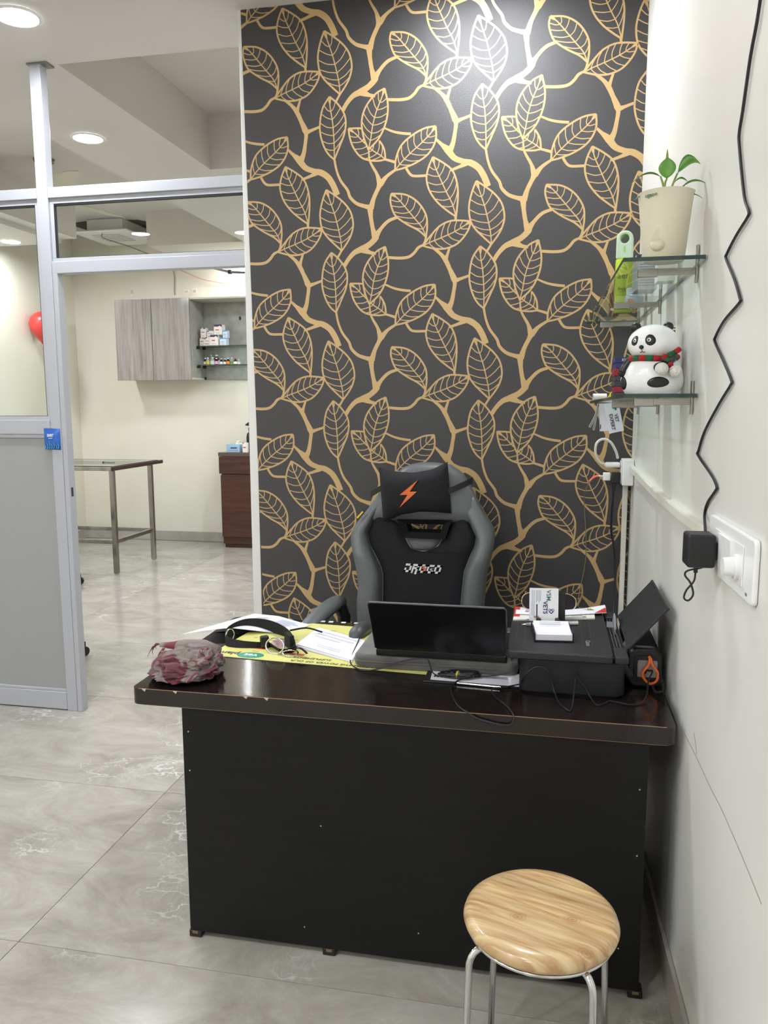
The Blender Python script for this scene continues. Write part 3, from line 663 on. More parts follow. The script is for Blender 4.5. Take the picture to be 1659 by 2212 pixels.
# ------------------------------------------------------------------ ceiling fan, cassette air conditioner, balloon
M_FAN = pm('fan_cream', (196,194,176), .4)
fx, fy = -3.68, 5.5
t = thing('ceiling_fan', 'cream ceiling fan hanging in the tray behind the white post', 'fan', (fx,fy,3.26))
MB().lathe([(.075,0),(.07,-.02),(.03,-.05)][::-1], n=20).build('canopy', pm('fan_brown', (92,66,60), .4), t, smooth=True)
MB().tube([(0,0,-.02),(0,0,-.22)], .012, 10).build('down_rod', M_FAN, t, smooth=True)
MB().lathe([(.02,-.32),(.09,-.315),(.12,-.28),(.12,-.24),(.05,-.215),(.02,-.20)], n=24).build('motor', M_FAN, t, smooth=True)
for k in range(3):
    a = rad(-44+120*k); R = Rz(a); b = MB()
    b.grid(12, 7, lambda u,v: tuple(R @ Vector((.11+.64*u, (v-.5)*2*(.05+.03*min(1,3*u))*(1-.35*max(0,u-.9)/.1*abs(2*v-1)), -.262+.014*(2*v-1)+.006*(1-abs(2*v-1))))), (0,0,.005)); b.build('blade', M_FAN, t, smooth=True)
t = thing('air_conditioner', 'white cassette air conditioner hanging from a torn ceiling opening', 'air conditioner', (-4.27,7.5,3.1)); O = t.location
MB(O).box(-4.46,-4.08,7.3,7.8,3.14,3.257).build('housing', pm('galvanised', (222,222,220), .5), t, bevel=.004)
b = MB(O); b.prism([(-4.56,7.2),(-3.98,7.2),(-3.98,7.86),(-4.56,7.86)], lambda a,c,d: (a,c,d), 3.115, 3.139); pn = b.build('grille_panel', M_RIM, t, bevel=.012)
for k in range(6): MB(O).box(-4.42,-4.12,7.32+.06*k,7.335+.06*k,3.111,3.1145).build('louvre', pm('grey_plastic', (190,188,182), .5), pn)
b = MB((-3.9,7.5,3.1)); b.tube([(-4.27,7.25,3.11),(-4.24,7.24,3.06),(-4.05,7.5,3.0),(-3.86,7.85,2.88),(-3.85,7.89,2.6)], .005, 6, smooth=8)
tag(b.build('drain_hose', pm('grey_cord', (120,118,112), .6), smooth=True), 'thin grey cable dropping from the air conditioner to the far wall', 'cable')
t = thing('balloon', 'red balloon on the left wall seen through the side glass', 'balloon', (-4.904,7.13,2.23))
MB().lathe([(.006,-.16),(.012,-.145),(.05,-.11),(.10,-.04),(.115,.03),(.10,.09),(.06,.13),(.015,.148)], n=24).build('balloon_body', pm('balloon_red', (226,58,58), .25, trans=.15), t, smooth='all')
MB().lathe([(.014,-.18),(.006,-.163),(.006,-.158)], n=12).build('knot', pm('balloon_red', (226,58,58), .25), t, smooth=True)
MB().tube([(0,0,-.17),(.01,.01,-.3),(-.01,0,-.42)], .0015, 5, smooth=6).build('string', M_CARTON, t)
# dark lamp arm fixed over the cabinet
t = thing('lamp_arm', 'dark hinged lamp arm on the far wall at the door head', 'lamp', (-3.1,7.8,2.72)); O = t.location
MB(O).tube([(-3.32,7.55,2.815),(-3.12,7.62,2.765)], .013, 8).build('arm', M_PRINT, t, smooth=True)
MB(O).tube([(-3.12,7.62,2.765),(-2.7,7.8,2.76)], .013, 8).build('arm', pm('dark_grey_metal', (84,80,80), .4, .5), t, smooth=True)
MB(O).lathe([(.02,-.02),(.022,0),(.02,.02)], c=(-3.12,7.62,2.765), n=14).build('joint', M_BLACKPL, t, smooth=True)
MB(O).tube([(-2.7,7.8,2.76),(-2.66,7.898,2.76)], .014, 8).build('wall_mount', M_BLACKPL, t, smooth=True)
# ------------------------------------------------------------------ desk
def desk_mat(name, base, col2, rough, bump):
    return pm(name, base, rough, col2=col2, nscale=9, ndet=5, stretch=(1,1,6), bump=bump)
M_DESKTOP = pm('desk_laminate_gloss', (34,27,25), .07, col2=(27,22,20), nscale=9, bump=(300,.035))
M_DESKFR = pm('desk_laminate_front', (20,20,20), .38, spec=.25, col2=(16,16,16), nscale=6, stretch=(.6,1,8), bump=(140,.05))
M_EDGEWEAR = pm('worn_edge', (132,106,80), .6)
ZD = .716
dk = thing('office_desk', 'black laminate office desk against the right wall', 'desk', (-.36,2.23,0)); O = dk.location
DX0, DX1, DY0, DY1 = -1.083, .311, 1.868, 2.60
def rr(x0,x1,y0,y1,r,n=5):
    P = []
    for cxx,cyy,a0 in ((x1-r,y0+r,-90),(x1-r,y1-r,0),(x0+r,y1-r,90),(x0+r,y0+r,180)):
        for i in range(n+1):
            a = rad(a0+90*i/n); P.append((cxx+r*cos(a), cyy+r*sin(a)))
    return P
b = MB(O); b.prism(rr(DX0,DX1,DY0,DY1,.022), lambda a,c,d: (a,c,d), .671, ZD)
b.build('desktop', [M_DESKTOP], dk, bevel=.0012, seg=1)
part('front_panel', M_DESKFR, (-.942,.252,1.877,1.895,.022,.6705), parent=dk, org=O, bevel=.0008)
part('side_panel', M_DESKFR, (-.942,-.924,1.8955,2.52,.022,.6705), parent=dk, org=O, bevel=.0008)
part('side_panel', M_DESKFR, (.234,.252,1.8955,2.52,.022,.6705), parent=dk, org=O, bevel=.0008)
part('drawer_box', M_DESKFR, (-.15,.233,2.05,2.5,.15,.6705), parent=dk, org=O)
M_CHIP = pm('chipped_board', (196,176,150), .8)
for x in (-.929,-.544,.244):
    f = part('foot', M_BLACKPL, (x-.018,x+.018,1.878,1.914,.0005,.021), parent=dk, org=O, bevel=.003)
    part('raw_wood_block', pm('raw_block', (120,98,74), .8), (x-.007,x+.009,1.8765,1.8779,.013,.0205), parent=f, org=O, bevel=0)
b = MB(O)   # pale line where the laminate edge band has worn along the top and the bottom of the front edge
b.box(DX0+.022,DX1-.022,DY0-.0004,DY0+.0012,ZD-.0014,ZD+.0002); b.box(DX0+.03,DX1-.02,DY0-.0003,DY0+.0012,.6708,.6716)
b.build('worn_edge_line', M_EDGEWEAR, dk)
for x in (-1.045,-.955,-.757,-.70): 
    b = MB(O); b.prism([(x-.006,0),(x+.007,0),(x+.003,-.006-.003*random.random()),(x-.002,-.004)], lambda a,c,d: (a,d,ZD+c), DY0-.0008, DY0+.001); b.build('edge_chip', M_CHIP, dk)
for x in (-.754,-.725,-.680,-.634,-.604):
    b = MB(O); b.box(x-.009,x+.007,2.588,2.602,ZD+.0001,ZD+.0012, rot=Rz(.1*random.random())); b.build('white_clip', M_CARTON, dk)
for x, z in ((-.56,.37),(-.61,.075),(-.925,.60),(.235,.55),(.235,.38),(.20,.13),(.17,.09),(-.30,.10),(-.925,.49)):
    MB(O).box(x-.002,x+.0015,1.8764,1.8769,z,z+.0035).build('paint_nick', M_CHIP, dk)

# ------------------------------------------------------------------ round stool
def stool_wood():
    mt = bpy.data.materials.new('stool_pine'); mt.use_nodes = True; nt = mt.node_tree; N = nt.nodes.new; L = nt.links.new
    b = nt.nodes['Principled BSDF']; b.inputs['Roughness'].default_value = .28; b.inputs['Coat Weight'].default_value = .35; b.inputs['Coat Roughness'].default_value = .12
    tc = N('ShaderNodeTexCoord'); mp = N('ShaderNodeMapping'); mp.inputs['Rotation'].default_value = (0,0,rad(20)); L(tc.outputs['Object'], mp.inputs[0])
    sp = N('ShaderNodeSeparateXYZ'); L(mp.outputs[0], sp.inputs[0])
    # glued boards about 40-60 mm wide, each with its own tone and grain offset
    fl_ = N('ShaderNodeMath'); fl_.operation = 'MULTIPLY_ADD'; fl_.inputs[1].default_value = 19; fl_.inputs[2].default_value = .3; L(sp.outputs[1], fl_.inputs[0])
    bd = N('ShaderNodeMath'); bd.operation = 'FLOOR'; L(fl_.outputs[0], bd.inputs[0])
    wn = N('ShaderNodeTexWhiteNoise'); wn.noise_dimensions = '1D'; L(bd.outputs[0], wn.inputs['W'])
    of = N('ShaderNodeVectorMath'); of.operation = 'MULTIPLY_ADD'; of.inputs[1].default_value = (3,3,3); L(wn.outputs['Color'], of.inputs[0]); L(mp.outputs[0], of.inputs[2])
    st_ = N('ShaderNodeMapping'); st_.inputs['Scale'].default_value = (2.0,26,9); L(of.outputs[0], st_.inputs[0])
    n = N('ShaderNodeTexNoise'); n.inputs['Scale'].default_value = 2.6; n.inputs['Detail'].default_value = 5; n.inputs['Distortion'].default_value = .7; L(st_.outputs[0], n.inputs['Vector'])
    cr = N('ShaderNodeValToRGB'); e = cr.color_ramp.elements; e[0].position = .3; e[0].color = (*lin((180,136,86)),1); e[1].position = .66; e[1].color = (*lin((232,205,158)),1)
    L(n.outputs['Fac'], cr.inputs[0])
    hs = N('ShaderNodeHueSaturation'); L(cr.outputs[0], hs.inputs['Color'])
    mr = N('ShaderNodeMapRange'); mr.inputs['To Min'].default_value = .80; mr.inputs['To Max'].default_value = 1.08; L(wn.outputs['Value'], mr.inputs['Value']); L(mr.outputs[0], hs.inputs['Value'])
    # knots: rings round a few centres
    col = hs.outputs[0]
    for kx, ky in ((-.045,-.035),(.062,-.022),(.085,-.115),(-.13,.06)):
        d = N('ShaderNodeVectorMath'); d.operation = 'DISTANCE'; sc_ = N('ShaderNodeMapping'); sc_.inputs['Scale'].default_value = (1,1.3,.0); L(tc.outputs['Object'], sc_.inputs[0])
        L(sc_.outputs[0], d.inputs[0]); d.inputs[1].default_value = (kx, ky*1.3, 0)
        w1 = N('ShaderNodeMath'); w1.operation = 'SINE'; m1 = N('ShaderNodeMath'); m1.operation = 'MULTIPLY'; m1.inputs[1].default_value = 900; L(d.outputs['Value'], m1.inputs[0]); L(m1.outputs[0], w1.inputs[0])
        fo = N('ShaderNodeMapRange'); fo.inputs['From Min'].default_value = .004; fo.inputs['From Max'].default_value = .024; fo.inputs['To Min'].default_value = .75; fo.inputs['To Max'].default_value = 0; L(d.outputs['Value'], fo.inputs['Value'])
        w2 = N('ShaderNodeMath'); w2.operation = 'MULTIPLY_ADD'; w2.inputs[1].default_value = .3; w2.inputs[2].default_value = .6; L(w1.outputs[0], w2.inputs[0])
        w3 = N('ShaderNodeMath'); w3.operation = 'MULTIPLY'; L(w2.outputs[0], w3.inputs[0]); L(fo.outputs[0], w3.inputs[1])
        mx = N('ShaderNodeMix'); mx.data_type = 'RGBA'; L(w3.outputs[0], mx.inputs['Factor']); L(col, mx.inputs['A']); mx.inputs['B'].default_value = (*lin((150,92,50)),1); col = mx.outputs['Result']
    L(col, b.inputs['Base Color'])
    return mt
M_CHROME = pm('chrome', (214,214,216), .12, 1.0)
sx, sy = .008, 1.523
sl = thing('round_stool', 'round pine topped stool with chrome legs in front of the desk', 'stool', (sx,sy,0))
MB().lathe([(.02,.4155),(.146,.4155),(.154,.422),(.1565,.430),(.153,.440),(.144,.447),(.128,.4495),(.02,.45)], n=72).build('seat', stool_wood(), sl, smooth=True)
b = MB(); b.tube([(.1445*cos(2*pi*i/48), .1445*sin(2*pi*i/48), .4112) for i in range(48)], .004, 8, closed=True); b.build('seat_ring', M_CHROME, sl, smooth='all')
for k in range(4):
    a = rad(36+90*k); d = Vector((cos(a), sin(a), 0)); q = [d*.11+Vector((0,0,.4085)), d*.142+Vector((0,0,.4075)), d*.158+Vector((0,0,.400)), d*.1665+Vector((0,0,.383)), d*.168+Vector((0,0,.35)), d*.180+Vector((0,0,.012))]
    b = MB(); b.tube(crom(q[:5], 5)[:-1] + [q[4], q[5]], .0072, 10); lg = b.build('leg', M_CHROME, sl, smooth='all')
    MB().lathe([(.010,0.0005),(.0105,.012),(.009,.02)], c=d*.180, n=12).build('rubber_foot', M_BLACKPL, lg, smooth=True)
for k in range(2):
    a = rad(36+90*k); d = Vector((cos(a), sin(a), 0)); MB().tube([d*.11+Vector((0,0,.4085)), d*-.11+Vector((0,0,.4085))], .006, 8).build('under_bar', M_CHROME, sl, smooth=True)

# ------------------------------------------------------------------ gaming chair, facing the desk
M_GREYV = pm('grey_leatherette', (92,96,98), .42, bump=(60,.06)); M_NAVYF = pm('black_mesh_fabric', (18,19,25), .85, bump=(500,.3)); M_ORANGE = pm('orange_print', (228,112,48), .5); M_LOGO = pm('logo_white', (222,222,226), .45)
gc = thing('gaming_chair', 'grey and black high-backed gaming chair behind the desk', 'chair', (-.44,2.86,0))
LEAN = .12                         # the back leans away from the desk towards its top
def yl(z): return -.10 + (z-.75)*LEAN
def interp(T, z):
    for (za,va),(zb,vb) in zip(T, T[1:]):
        if za <= z <= zb: return va+(vb-va)*(z-za)/(zb-za)
    return T[0][1] if z < T[0][0] else T[-1][1]
RO = [(.50,.215),(.60,.222),(.756,.230),(.819,.234),(.881,.240),(.939,.255),(.983,.262),(1.022,.259),(1.057,.238),(1.112,.204),(1.172,.172),(1.219,.142),(1.249,.098),(1.258,.03)]
LO = [(.50,-.215),(.60,-.222),(.756,-.232),(.819,-.226),(.881,-.236),(.939,-.250),(.983,-.258),(1.007,-.256),(1.044,-.236),(1.081,-.205),(1.126,-.172),(1.166,-.146),(1.21,-.110),(1.245,-.065),(1.258,-.01)]
RI = [(.50,.150),(.757,.150),(.878,.160),(.968,.195),(.999,.199),(1.076,.161),(1.12,.14)]
LI = [(.50,-.136),(.848,-.138),(.884,-.147),(.964,-.191),(1.005,-.198),(1.064,-.172),(1.12,-.14)]
def rows(b, z0, z1, n, fl_, fr_, dep, back=.03, m=14, ef=.35, base=0.0):
    """puffed slab between two side curves; dep = how far it bulges towards the desk (-y)"""
    grid = []
    for i in range(n+1):
        z = z0+(z1-z0)*i/n; xa, xb = fl_(z), fr_(z); ve = min(1, min(i, n-i)/(n*ef)) if ef else 1
        ve = math.sqrt(max(0, 1-(1-ve)**2))
        grid.append([Vector((xa+(xb-xa)*j/m, yl(z)+base-(dep(z) if callable(dep) else dep)*ve*math.sqrt(max(0, 1-abs(2*j/m-1)**3)), z)) for j in range(m+1)])
    vs = [p for r in grid for p in r]; W = m+1; k = len(vs)
    bk = [Vector((p.x, yl(p.z)+base+back, p.z)) for p in vs]
    fs = [(i*W+j, i*W+j+1, (i+1)*W+j+1, (i+1)*W+j) for i in range(n) for j in range(m)]
    fs += [tuple(k+q for q in f)[::-1] for f in fs]
    rim = list(range(W)) + [i*W+m for i in range(1,n+1)] + [n*W+j for j in range(m-1,-1,-1)] + [i*W for i in range(n-1,0,-1)]
    fs += [(rim[i], k+rim[i], k+rim[(i+1) % len(rim)], rim[(i+1) % len(rim)]) for i in range(len(rim))]
    b.add(vs+bk, fs)
f = lambda T: (lambda z: interp(T, z))
HT, HB = 1.046, 1.012                # the slot through the back
b = MB()
rows(b, HT, 1.257, 26, f(LO), f(RO), .030, .055, ef=.25)
rows(b, HB, HT, 4, f(LO), lambda z: -.055, .002, .055, ef=0); rows(b, HB, HT, 4, lambda z: .087, f(RO), .002, .055, ef=0)
rows(b, .50, HB, 26, f(LO), f(RO), .002, .055, ef=0)
b.build('backrest', M_GREYV, gc, smooth=True)
fade = lambda z: .058*min(1,max(0,(1.145-z)/.22))**.8
b = MB(); rows(b, .50, 1.14, 44, f(LO), f(LI), fade, .02, ef=0, base=-.003); b.build('side_bolster', M_GREYV, gc, smooth='all')
b = MB(); rows(b, .50, 1.14, 44, f(RI), f(RO), fade, .02, ef=0, base=-.003); b.build('side_bolster', M_GREYV, gc, smooth='all')
VL = [(.941,.01),(.951,-.035),(.982,-.053),(1.031,-.073),(1.065,-.114)]
VR = [(.943,.012),(.959,.058),(.995,.082),(1.044,.108),(1.076,.150)]
b = MB(); rows(b, .50, .941, 20, f(LI), f(RI), .020, .01, ef=0); b.build('mesh_panel', M_NAVYF, gc, smooth=True)
b = MB(); rows(b, .941, 1.066, 14, f(LI), f(VL), .018, .01, ef=0, m=8); b.build('mesh_panel', M_NAVYF, gc, smooth=True)
b = MB(); rows(b, .942, 1.074, 14, f(VR), f(RI), .018, .01, ef=0, m=8); b.build('mesh_panel', M_NAVYF, gc, smooth=True)
b = MB(); rows(b, .945, 1.006, 10, f(VL), f(VR), .014, .01, ef=.3, m=10); b.build('centre_bib', M_GREYV, gc, smooth='all')
# plastic slot frame
b = MB(); yy = yl(1.03)-.040
outer = [(-.082,1.058),(.112,1.060),(.092,.992),(-.060,.994)]; inner = [(-.050,1.043),(.082,1.044),(.072,1.014),(-.040,1.014)]
for i in range(4):
    j = (i+1) % 4
    b.add([(outer[i][0],yy,outer[i][1]),(outer[j][0],yy,outer[j][1]),(inner[j][0],yy+.012,inner[j][1]),(inner[i][0],yy+.012,inner[i][1]),
           (outer[i][0],yy+.09,outer[i][1]),(outer[j][0],yy+.09,outer[j][1]),(inner[j][0],yy+.09,inner[j][1]),(inner[i][0],yy+.09,inner[i][1])],
          [(0,1,2,3),(4,7,6,5),(0,4,5,1),(3,2,6,7)])
b.build('slot_frame', pm('slot_plastic', (16,16,18), .7, spec=.2), gc, smooth=False)
# head pillow with strap
PT_ = [(-.149,1.243),(-.11,1.233),(-.069,1.229),(-.025,1.227),(.041,1.239),(.075,1.256),(.097,1.267)]; PB = [(-.135,1.049),(-.10,1.06),(-.069,1.075),(0,1.088),(.05,1.088),(.112,1.084)]
b = MB(); nx, nz = 26, 20; g = []
for jj in range(nz+1):
    v = jj/nz
    for ii in range(nx+1):
        u = ii/nx; xt = -.149+.246*u; xb_ = -.135+.247*u
        zt = interp(PT_, xt); zb_ = interp(PB, xb_); x = xb_+(xt-xb_)*v; z = zb_+(zt-zb_)*v
        d = .055*(max(0,1-abs(2*u-1)**3.0)*max(0,1-abs(2*v-1)**3.0))**.5
        g.append(Vector((x, yl(1.15)-.040-d + .004*noise.noise(Vector((x*30,z*30,3))), z)))
W = nx+1; k = len(g); fs = [(j*W+i, j*W+i+1, (j+1)*W+i+1, (j+1)*W+i) for j in range(nz) for i in range(nx)]
bk = [Vector((p.x, 2*(yl(1.15)-.040)-p.y if False else yl(1.15)-.040+(yl(1.15)-.040-p.y)*.35, p.z)) for p in g]
b.add(g+bk, fs+[tuple(k+q for q in t_)[::-1] for t_ in fs])
pil = b.build('head_pillow', M_NAVYF, gc, smooth='all', merge=True)
bolt = [(.001,1.207),(-.064,1.155),(-.036,1.154),(-.065,1.111),(-.005,1.164),(-.027,1.165)]
bolt = [(.001,1.207),(-.064,1.153),(-.036,1.154),(-.065,1.108),(-.003,1.166),(-.029,1.165)]
b = MB(); b.prism(bolt, lambda a,c,d: (a, d-.0-.012*((a+.03)**2+(c-1.16)**2)/.01*-1*.0, c), yl(1.15)-.0965, yl(1.15)-.088); tag(b.build('lightning_bolt', M_ORANGE, pil), 'orange lightning bolt')
b = MB(); b.grid(8, 3, lambda u,v: (.095+.085*u, yl(1.17)-.052+.075*u**2.2, 1.150+.028*u+.022*v+.008*u), (0,.002,0)); b.build('pillow_strap', M_BLACKPL, gc)
b = MB(); b.grid(5, 3, lambda u,v: (-.185+.05*u, yl(1.15)-.02-.03*u, 1.133+.03*u+.022*v), (0,.002,0)); b.build('pillow_strap', M_BLACKPL, gc)
# stitched maker's name and side tag
zf = yl(.882)-.0215
GL = {'D': [(0,0,1,.24),(0,.76,1,1),(.72,0,1,1),(0,0,.26,.5)], 'R': [(0,-.1,.28,.72),(0,.76,1,1),(.72,.42,1,1),(.3,.40,1,.62),(.58,-.2,.9,.42)],
      'O': [(0,0,1,.24),(0,.76,1,1),(0,0,.28,1),(.72,0,1,1)], 'G': [(0,0,1,.24),(0,.76,1,1),(0,0,.28,1),(.72,0,1,.52),(.5,.38,1,.56)]}
b = MB(); lw, lh, gap = .0235, .031, .0032; xx = -.058
for ch in 'DROGO':
    for (a0,c0,a1,c1) in GL[ch]:
        q_ = [(a0,c0),(a1,c0),(a1,c1),(a0,c1)]
        b.prism([(xx+a*lw+.010*c, .869+c*lh-.02*(xx+a*lw)) for a,c in q_], lambda a,c,d: (a,d,c), zf-.0008, zf+.0004)
    xx += lw+gap
b.build('logo_lettering', M_LOGO, gc)
b = MB(); b.prism([(.017,.898),(.009,.884),(.016,.884),(.010,.868),(.025,.887),(.018,.887)], lambda a,c,d: (a,d,c), zf-.0022, zf-.0009); b.build('logo_bolt', M_ORANGE, gc)
b = MB(); b.prism([(-.231,1.064),(-.205,1.092),(-.197,1.085),(-.225,1.053)], lambda a,c,d: (a,d,c), yl(1.07)-.052, yl(1.07)-.048); tg = b.build('side_tag', M_BLACKPL, gc)
b = MB(); b.prism([(-.229,1.064),(-.207,1.088),(-.202,1.085),(-.224,1.060)], lambda a,c,d: (a,d,c), yl(1.07)-.0532, yl(1.07)-.0521); b.build('tag_print', pm('yellow_ink', (232,196,60), .5), tg)
# lumbar cushion, seat, arms and base
b = MB(); b.ell((.0,-.17,.702), (.150,.055,.072), 24, 14); b.build('lumbar_cushion', M_NAVYF, gc, smooth='all')
MB().box(-.25,.25,-.56,-.09,.43,.53).build('seat', M_GREYV, gc, bevel=.04, seg=4)
for s, hs_ in ((-1,0),(1,.09)):          # the right arm is set lower
    P = [Vector((s*.385,-.36,.655-hs_)), Vector((s*.365,-.30,.692-hs_)), Vector((s*.345,-.22,.720-hs_)), Vector((s*.325,-.13,.735-hs_)), Vector((s*.315,-.06,.735-hs_))]
    a = MB(); a.tube(crom(P,4), [.036]*17, 14, flat=.72); ar = a.build('armrest', M_GREYV, gc, smooth='all')
    MB().tube([(s*.30,-.10,.735-hs_),(s*.285,-.09,.69-hs_),(s*.275,-.11,.50)], [.026,.022], 10).build('arm_bracket', M_BLACKPL, gc, smooth=True)
MB().lathe([(.03,.09),(.03,.25),(.02,.251),(.02,.43)], c=(0,-.30,0), n=16).build('gas_lift', M_BLACKPL, gc, smooth=True)
for k in range(5):
    a = 2*pi*k/5+.3; c0 = Vector((0,-.30,0)); e_ = Vector((cos(a),sin(a),0))
    if (c0+e_*.32).y > .16: pass
    MB().tube([c0+Vector((0,0,.12)), c0+e_*.16+Vector((0,0,.105)), c0+e_*.30+Vector((0,0,.08))], [.03,.02], 8).build('base_arm', M_BLACKPL, gc, smooth=True)
    q = c0+e_*.30; n_ = Vector((-e_.y,e_.x,0)); c = MB()
    for s in (-1,1): c.tube([q+n_*.005*s+Vector((0,0,.031)), q+n_*.026*s+Vector((0,0,.031))], .030, 14)
    c.build('caster', M_BLACKPL, gc, smooth=True)
# ------------------------------------------------------------------ right wall: two glass shelves on steel brackets
M_GSHELF = thin_glass('shelf_glass_thick', (.90,.965,.945)); M_BRK = pm('nickel', (172,168,162), .25, .9)
def wall_shelf(label, y0, y1, z0, z1, dep, bys, up):
    """slab from near y0 (height z0) to far y1 (height z1), along the slightly skewed wall"""
    t = thing('glass_shelf', label, 'shelf', (xw(y0),(y0+y1)/2,z0)); O = t.location; th = .009
    P = []
    for y, z in ((y0,z0),(y1,z1)):
        for off in (.004, dep): P.append((xw(y)-off, y, z))
    a, b_, c, d = P[0], P[1], P[3], P[2]        # near-wall, near-front, far-front, far-wall
    up_ = lambda p: (p[0],p[1],p[2]+th)
    vs = [a,b_,c,d,up_(a),up_(b_),up_(c),up_(d)]; m = MB(O)
    m.cur = 0; m.add(vs, [(0,1,2,3),(4,7,6,5)]); m.cur = 1; m.add(vs, [(0,4,5,1),(1,5,6,2),(2,6,7,3),(3,7,4,0)])
    m.build('glass_plate', [M_GSHELF, M_GEDGE], t)
    for y in bys:
        z = z0+(z1-z0)*(y-y0)/(y1-y0); x = xw(y)
        br_ = MB(O).box(x-.0065,x-.0005,y-.007,y+.007,z-up[0],z+up[1]).build('wall_plate', M_BRK, t, bevel=.0015)
        MB(O).box(x-.13,x-.007,y-.006,y+.006,z-.016,z-.0008).build('bracket_arm', M_BRK, br_, bevel=.001)
        MB(O).box(x-.134,x-.09,y-.0085,y+.0085,z-.019,z-.0004).build('clamp_cap', M_BRK, br_, bevel=.0015)
    return t
Y1A, Y1B, Z1A, Z1B = 1.905, 3.02, 1.782, 1.752
wall_shelf('upper glass wall shelf carrying the potted plant', Y1A, Y1B, Z1A, Z1B, .178, (2.0,2.52,2.98), (.035,.05))
Y2A, Y2B, Z2A, Z2B = 1.93, 2.95, 1.481, 1.467
wall_shelf('lower glass wall shelf carrying the panda', Y2A, Y2B, Z2A, Z2B, .163, (1.985,2.48,2.90), (.038,.04))
z1 = lambda y: Z1A+(Z1B-Z1A)*(y-Y1A)/(Y1B-Y1A)+.0092
z2 = lambda y: Z2A+(Z2B-Z2A)*(y-Y2A)/(Y2B-Y2A)+.0092

# potted plant
M_POT = pm('pot_beige', (224,217,194), .5, col2=(219,211,186), nscale=5); M_LEAF = pm('leaf_green', (74,132,40), .35, col2=(110,164,70), nscale=18); M_STEM = pm('stem_green', (138,160,84), .5)
px_, py_ = .2495, 1.972; pz = z1(py_)
t = thing('potted_plant', 'young green plant in a beige self-watering pot on the upper glass shelf', 'plant', (px_,py_,pz))
MB().lathe([(.044,0),(.046,.003),(.0515,.06),(.057,.118),(.0605,.146),(.0625,.150),(.060,.151),(.0565,.147),(.053,.128),(.02,.126)], n=48).build('pot', M_POT, t, smooth=True)
MB().lathe([(.002,.1275),(.0535,.1275)], n=24, capt=False).build('soil', pm('soil', (70,56,44), .9), t)
b = MB()   # spout lip at the foot of the pot
b.ell((-.019,-.044,.030), (.0165,.012,.013), 18, 12); b.build('spout_lip', M_POT, t, smooth='all')
b = MB(); b.prism([(-.019+.0145*cos(a*pi/8), .033+.032*sin(a*pi/8)) for a in range(9)], lambda a,c,d: (a, d-.044-.0001-(c-.03)*.11, c), -.0016, .004); b.build('spout_arch', M_POT, t, smooth=True)
def pt_text(s, sz, ang, z, mt, par):
    r = .0612; c_ = Vector((r*sin(ang), -r*cos(ang), z)); text(s, sz, frame(c_, (cos(ang),sin(ang),0), (0,-.1,1)), mt, par)
pt_text('ugaoo', .0125, rad(-38), .138, pm('pot_green_ink', (40,110,80), .5), t)
def leaf(b, base, tip, wd, droop, side=None, n=9):
    base, tip = Vector(base), Vector(tip); ax = tip-base; L_ = ax.length
    sd = Vector(side).normalized() if side else ax.cross(Vector((0,0,1))).normalized()
    nr = sd.cross(ax.normalized()); vs = []
    for i in range(n+1):
        u = i/n; wv = wd*(sin(pi*min(1,u*1.02))**.75)*(1-.35*u) if u < 1 else 0
        c_ = base+ax*u + Vector((0,0,1))*droop*4*u*(1-u) - Vector((0,0,1))*abs(droop)*u*u*.6
        for s in (-1,-.5,0,.5,1): vs.append(c_+sd*wv*s + nr*abs(s)*wv*.28)
    b.add(vs, [(5*i+j, 5*i+j+1, 5*(i+1)+j+1, 5*(i+1)+j) for i in range(n) for j in range(4)])
stems = [((-.006,0,.126),(-.004,-.005,.17),(-.001,-.010,.180)), ((.004,0,.126),(.012,.0,.165),(.022,-.006,.192)), ((.010,.004,.126),(.020,.010,.150),(.030,.014,.160)), ((-.010,.006,.126),(-.022,.004,.136),(-.030,.0,.140)), ((0,.010,.126),(-.004,.02,.17),(-.010,.03,.196)), ((.012,-.004,.126),(.024,-.008,.134),(.032,-.01,.137)), ((.002,.012,.126),(.010,.02,.16),(.018,.03,.178))]
tips = [((-.002,-.014,.226),.0225,.002,(1,-.1,0)), ((.068,-.02,.214),.016,.016,(.3,-.4,-.9)), ((.090,.0,.171),.010,.012,None), ((-.072,-.015,.140),.007,.008,None), ((-.080,.02,.184),.009,.013,None), ((.075,-.02,.136),.006,.007,None), ((.050,.03,.186),.009,.008,None)]
for S, (tp, wd, dr, sd) in zip(stems, tips):
    b = MB(); b.tube(S, [.0032,.0022], 6, smooth=4); s_ = b.build('stem', M_STEM, t, smooth=True)
    b = MB(); leaf(b, S[2], tp, wd, dr, sd); lf = b.build('leaf', M_LEAF, t, smooth='all'); so = lf.modifiers.new('th','SOLIDIFY'); so.thickness = .0008
b = MB(); leaf(b, (-.001,-.004,.20), (-.002,-.006,.246), .004, 0, (1,0,0)); b.build('leaf', M_STEM, t, smooth='all')

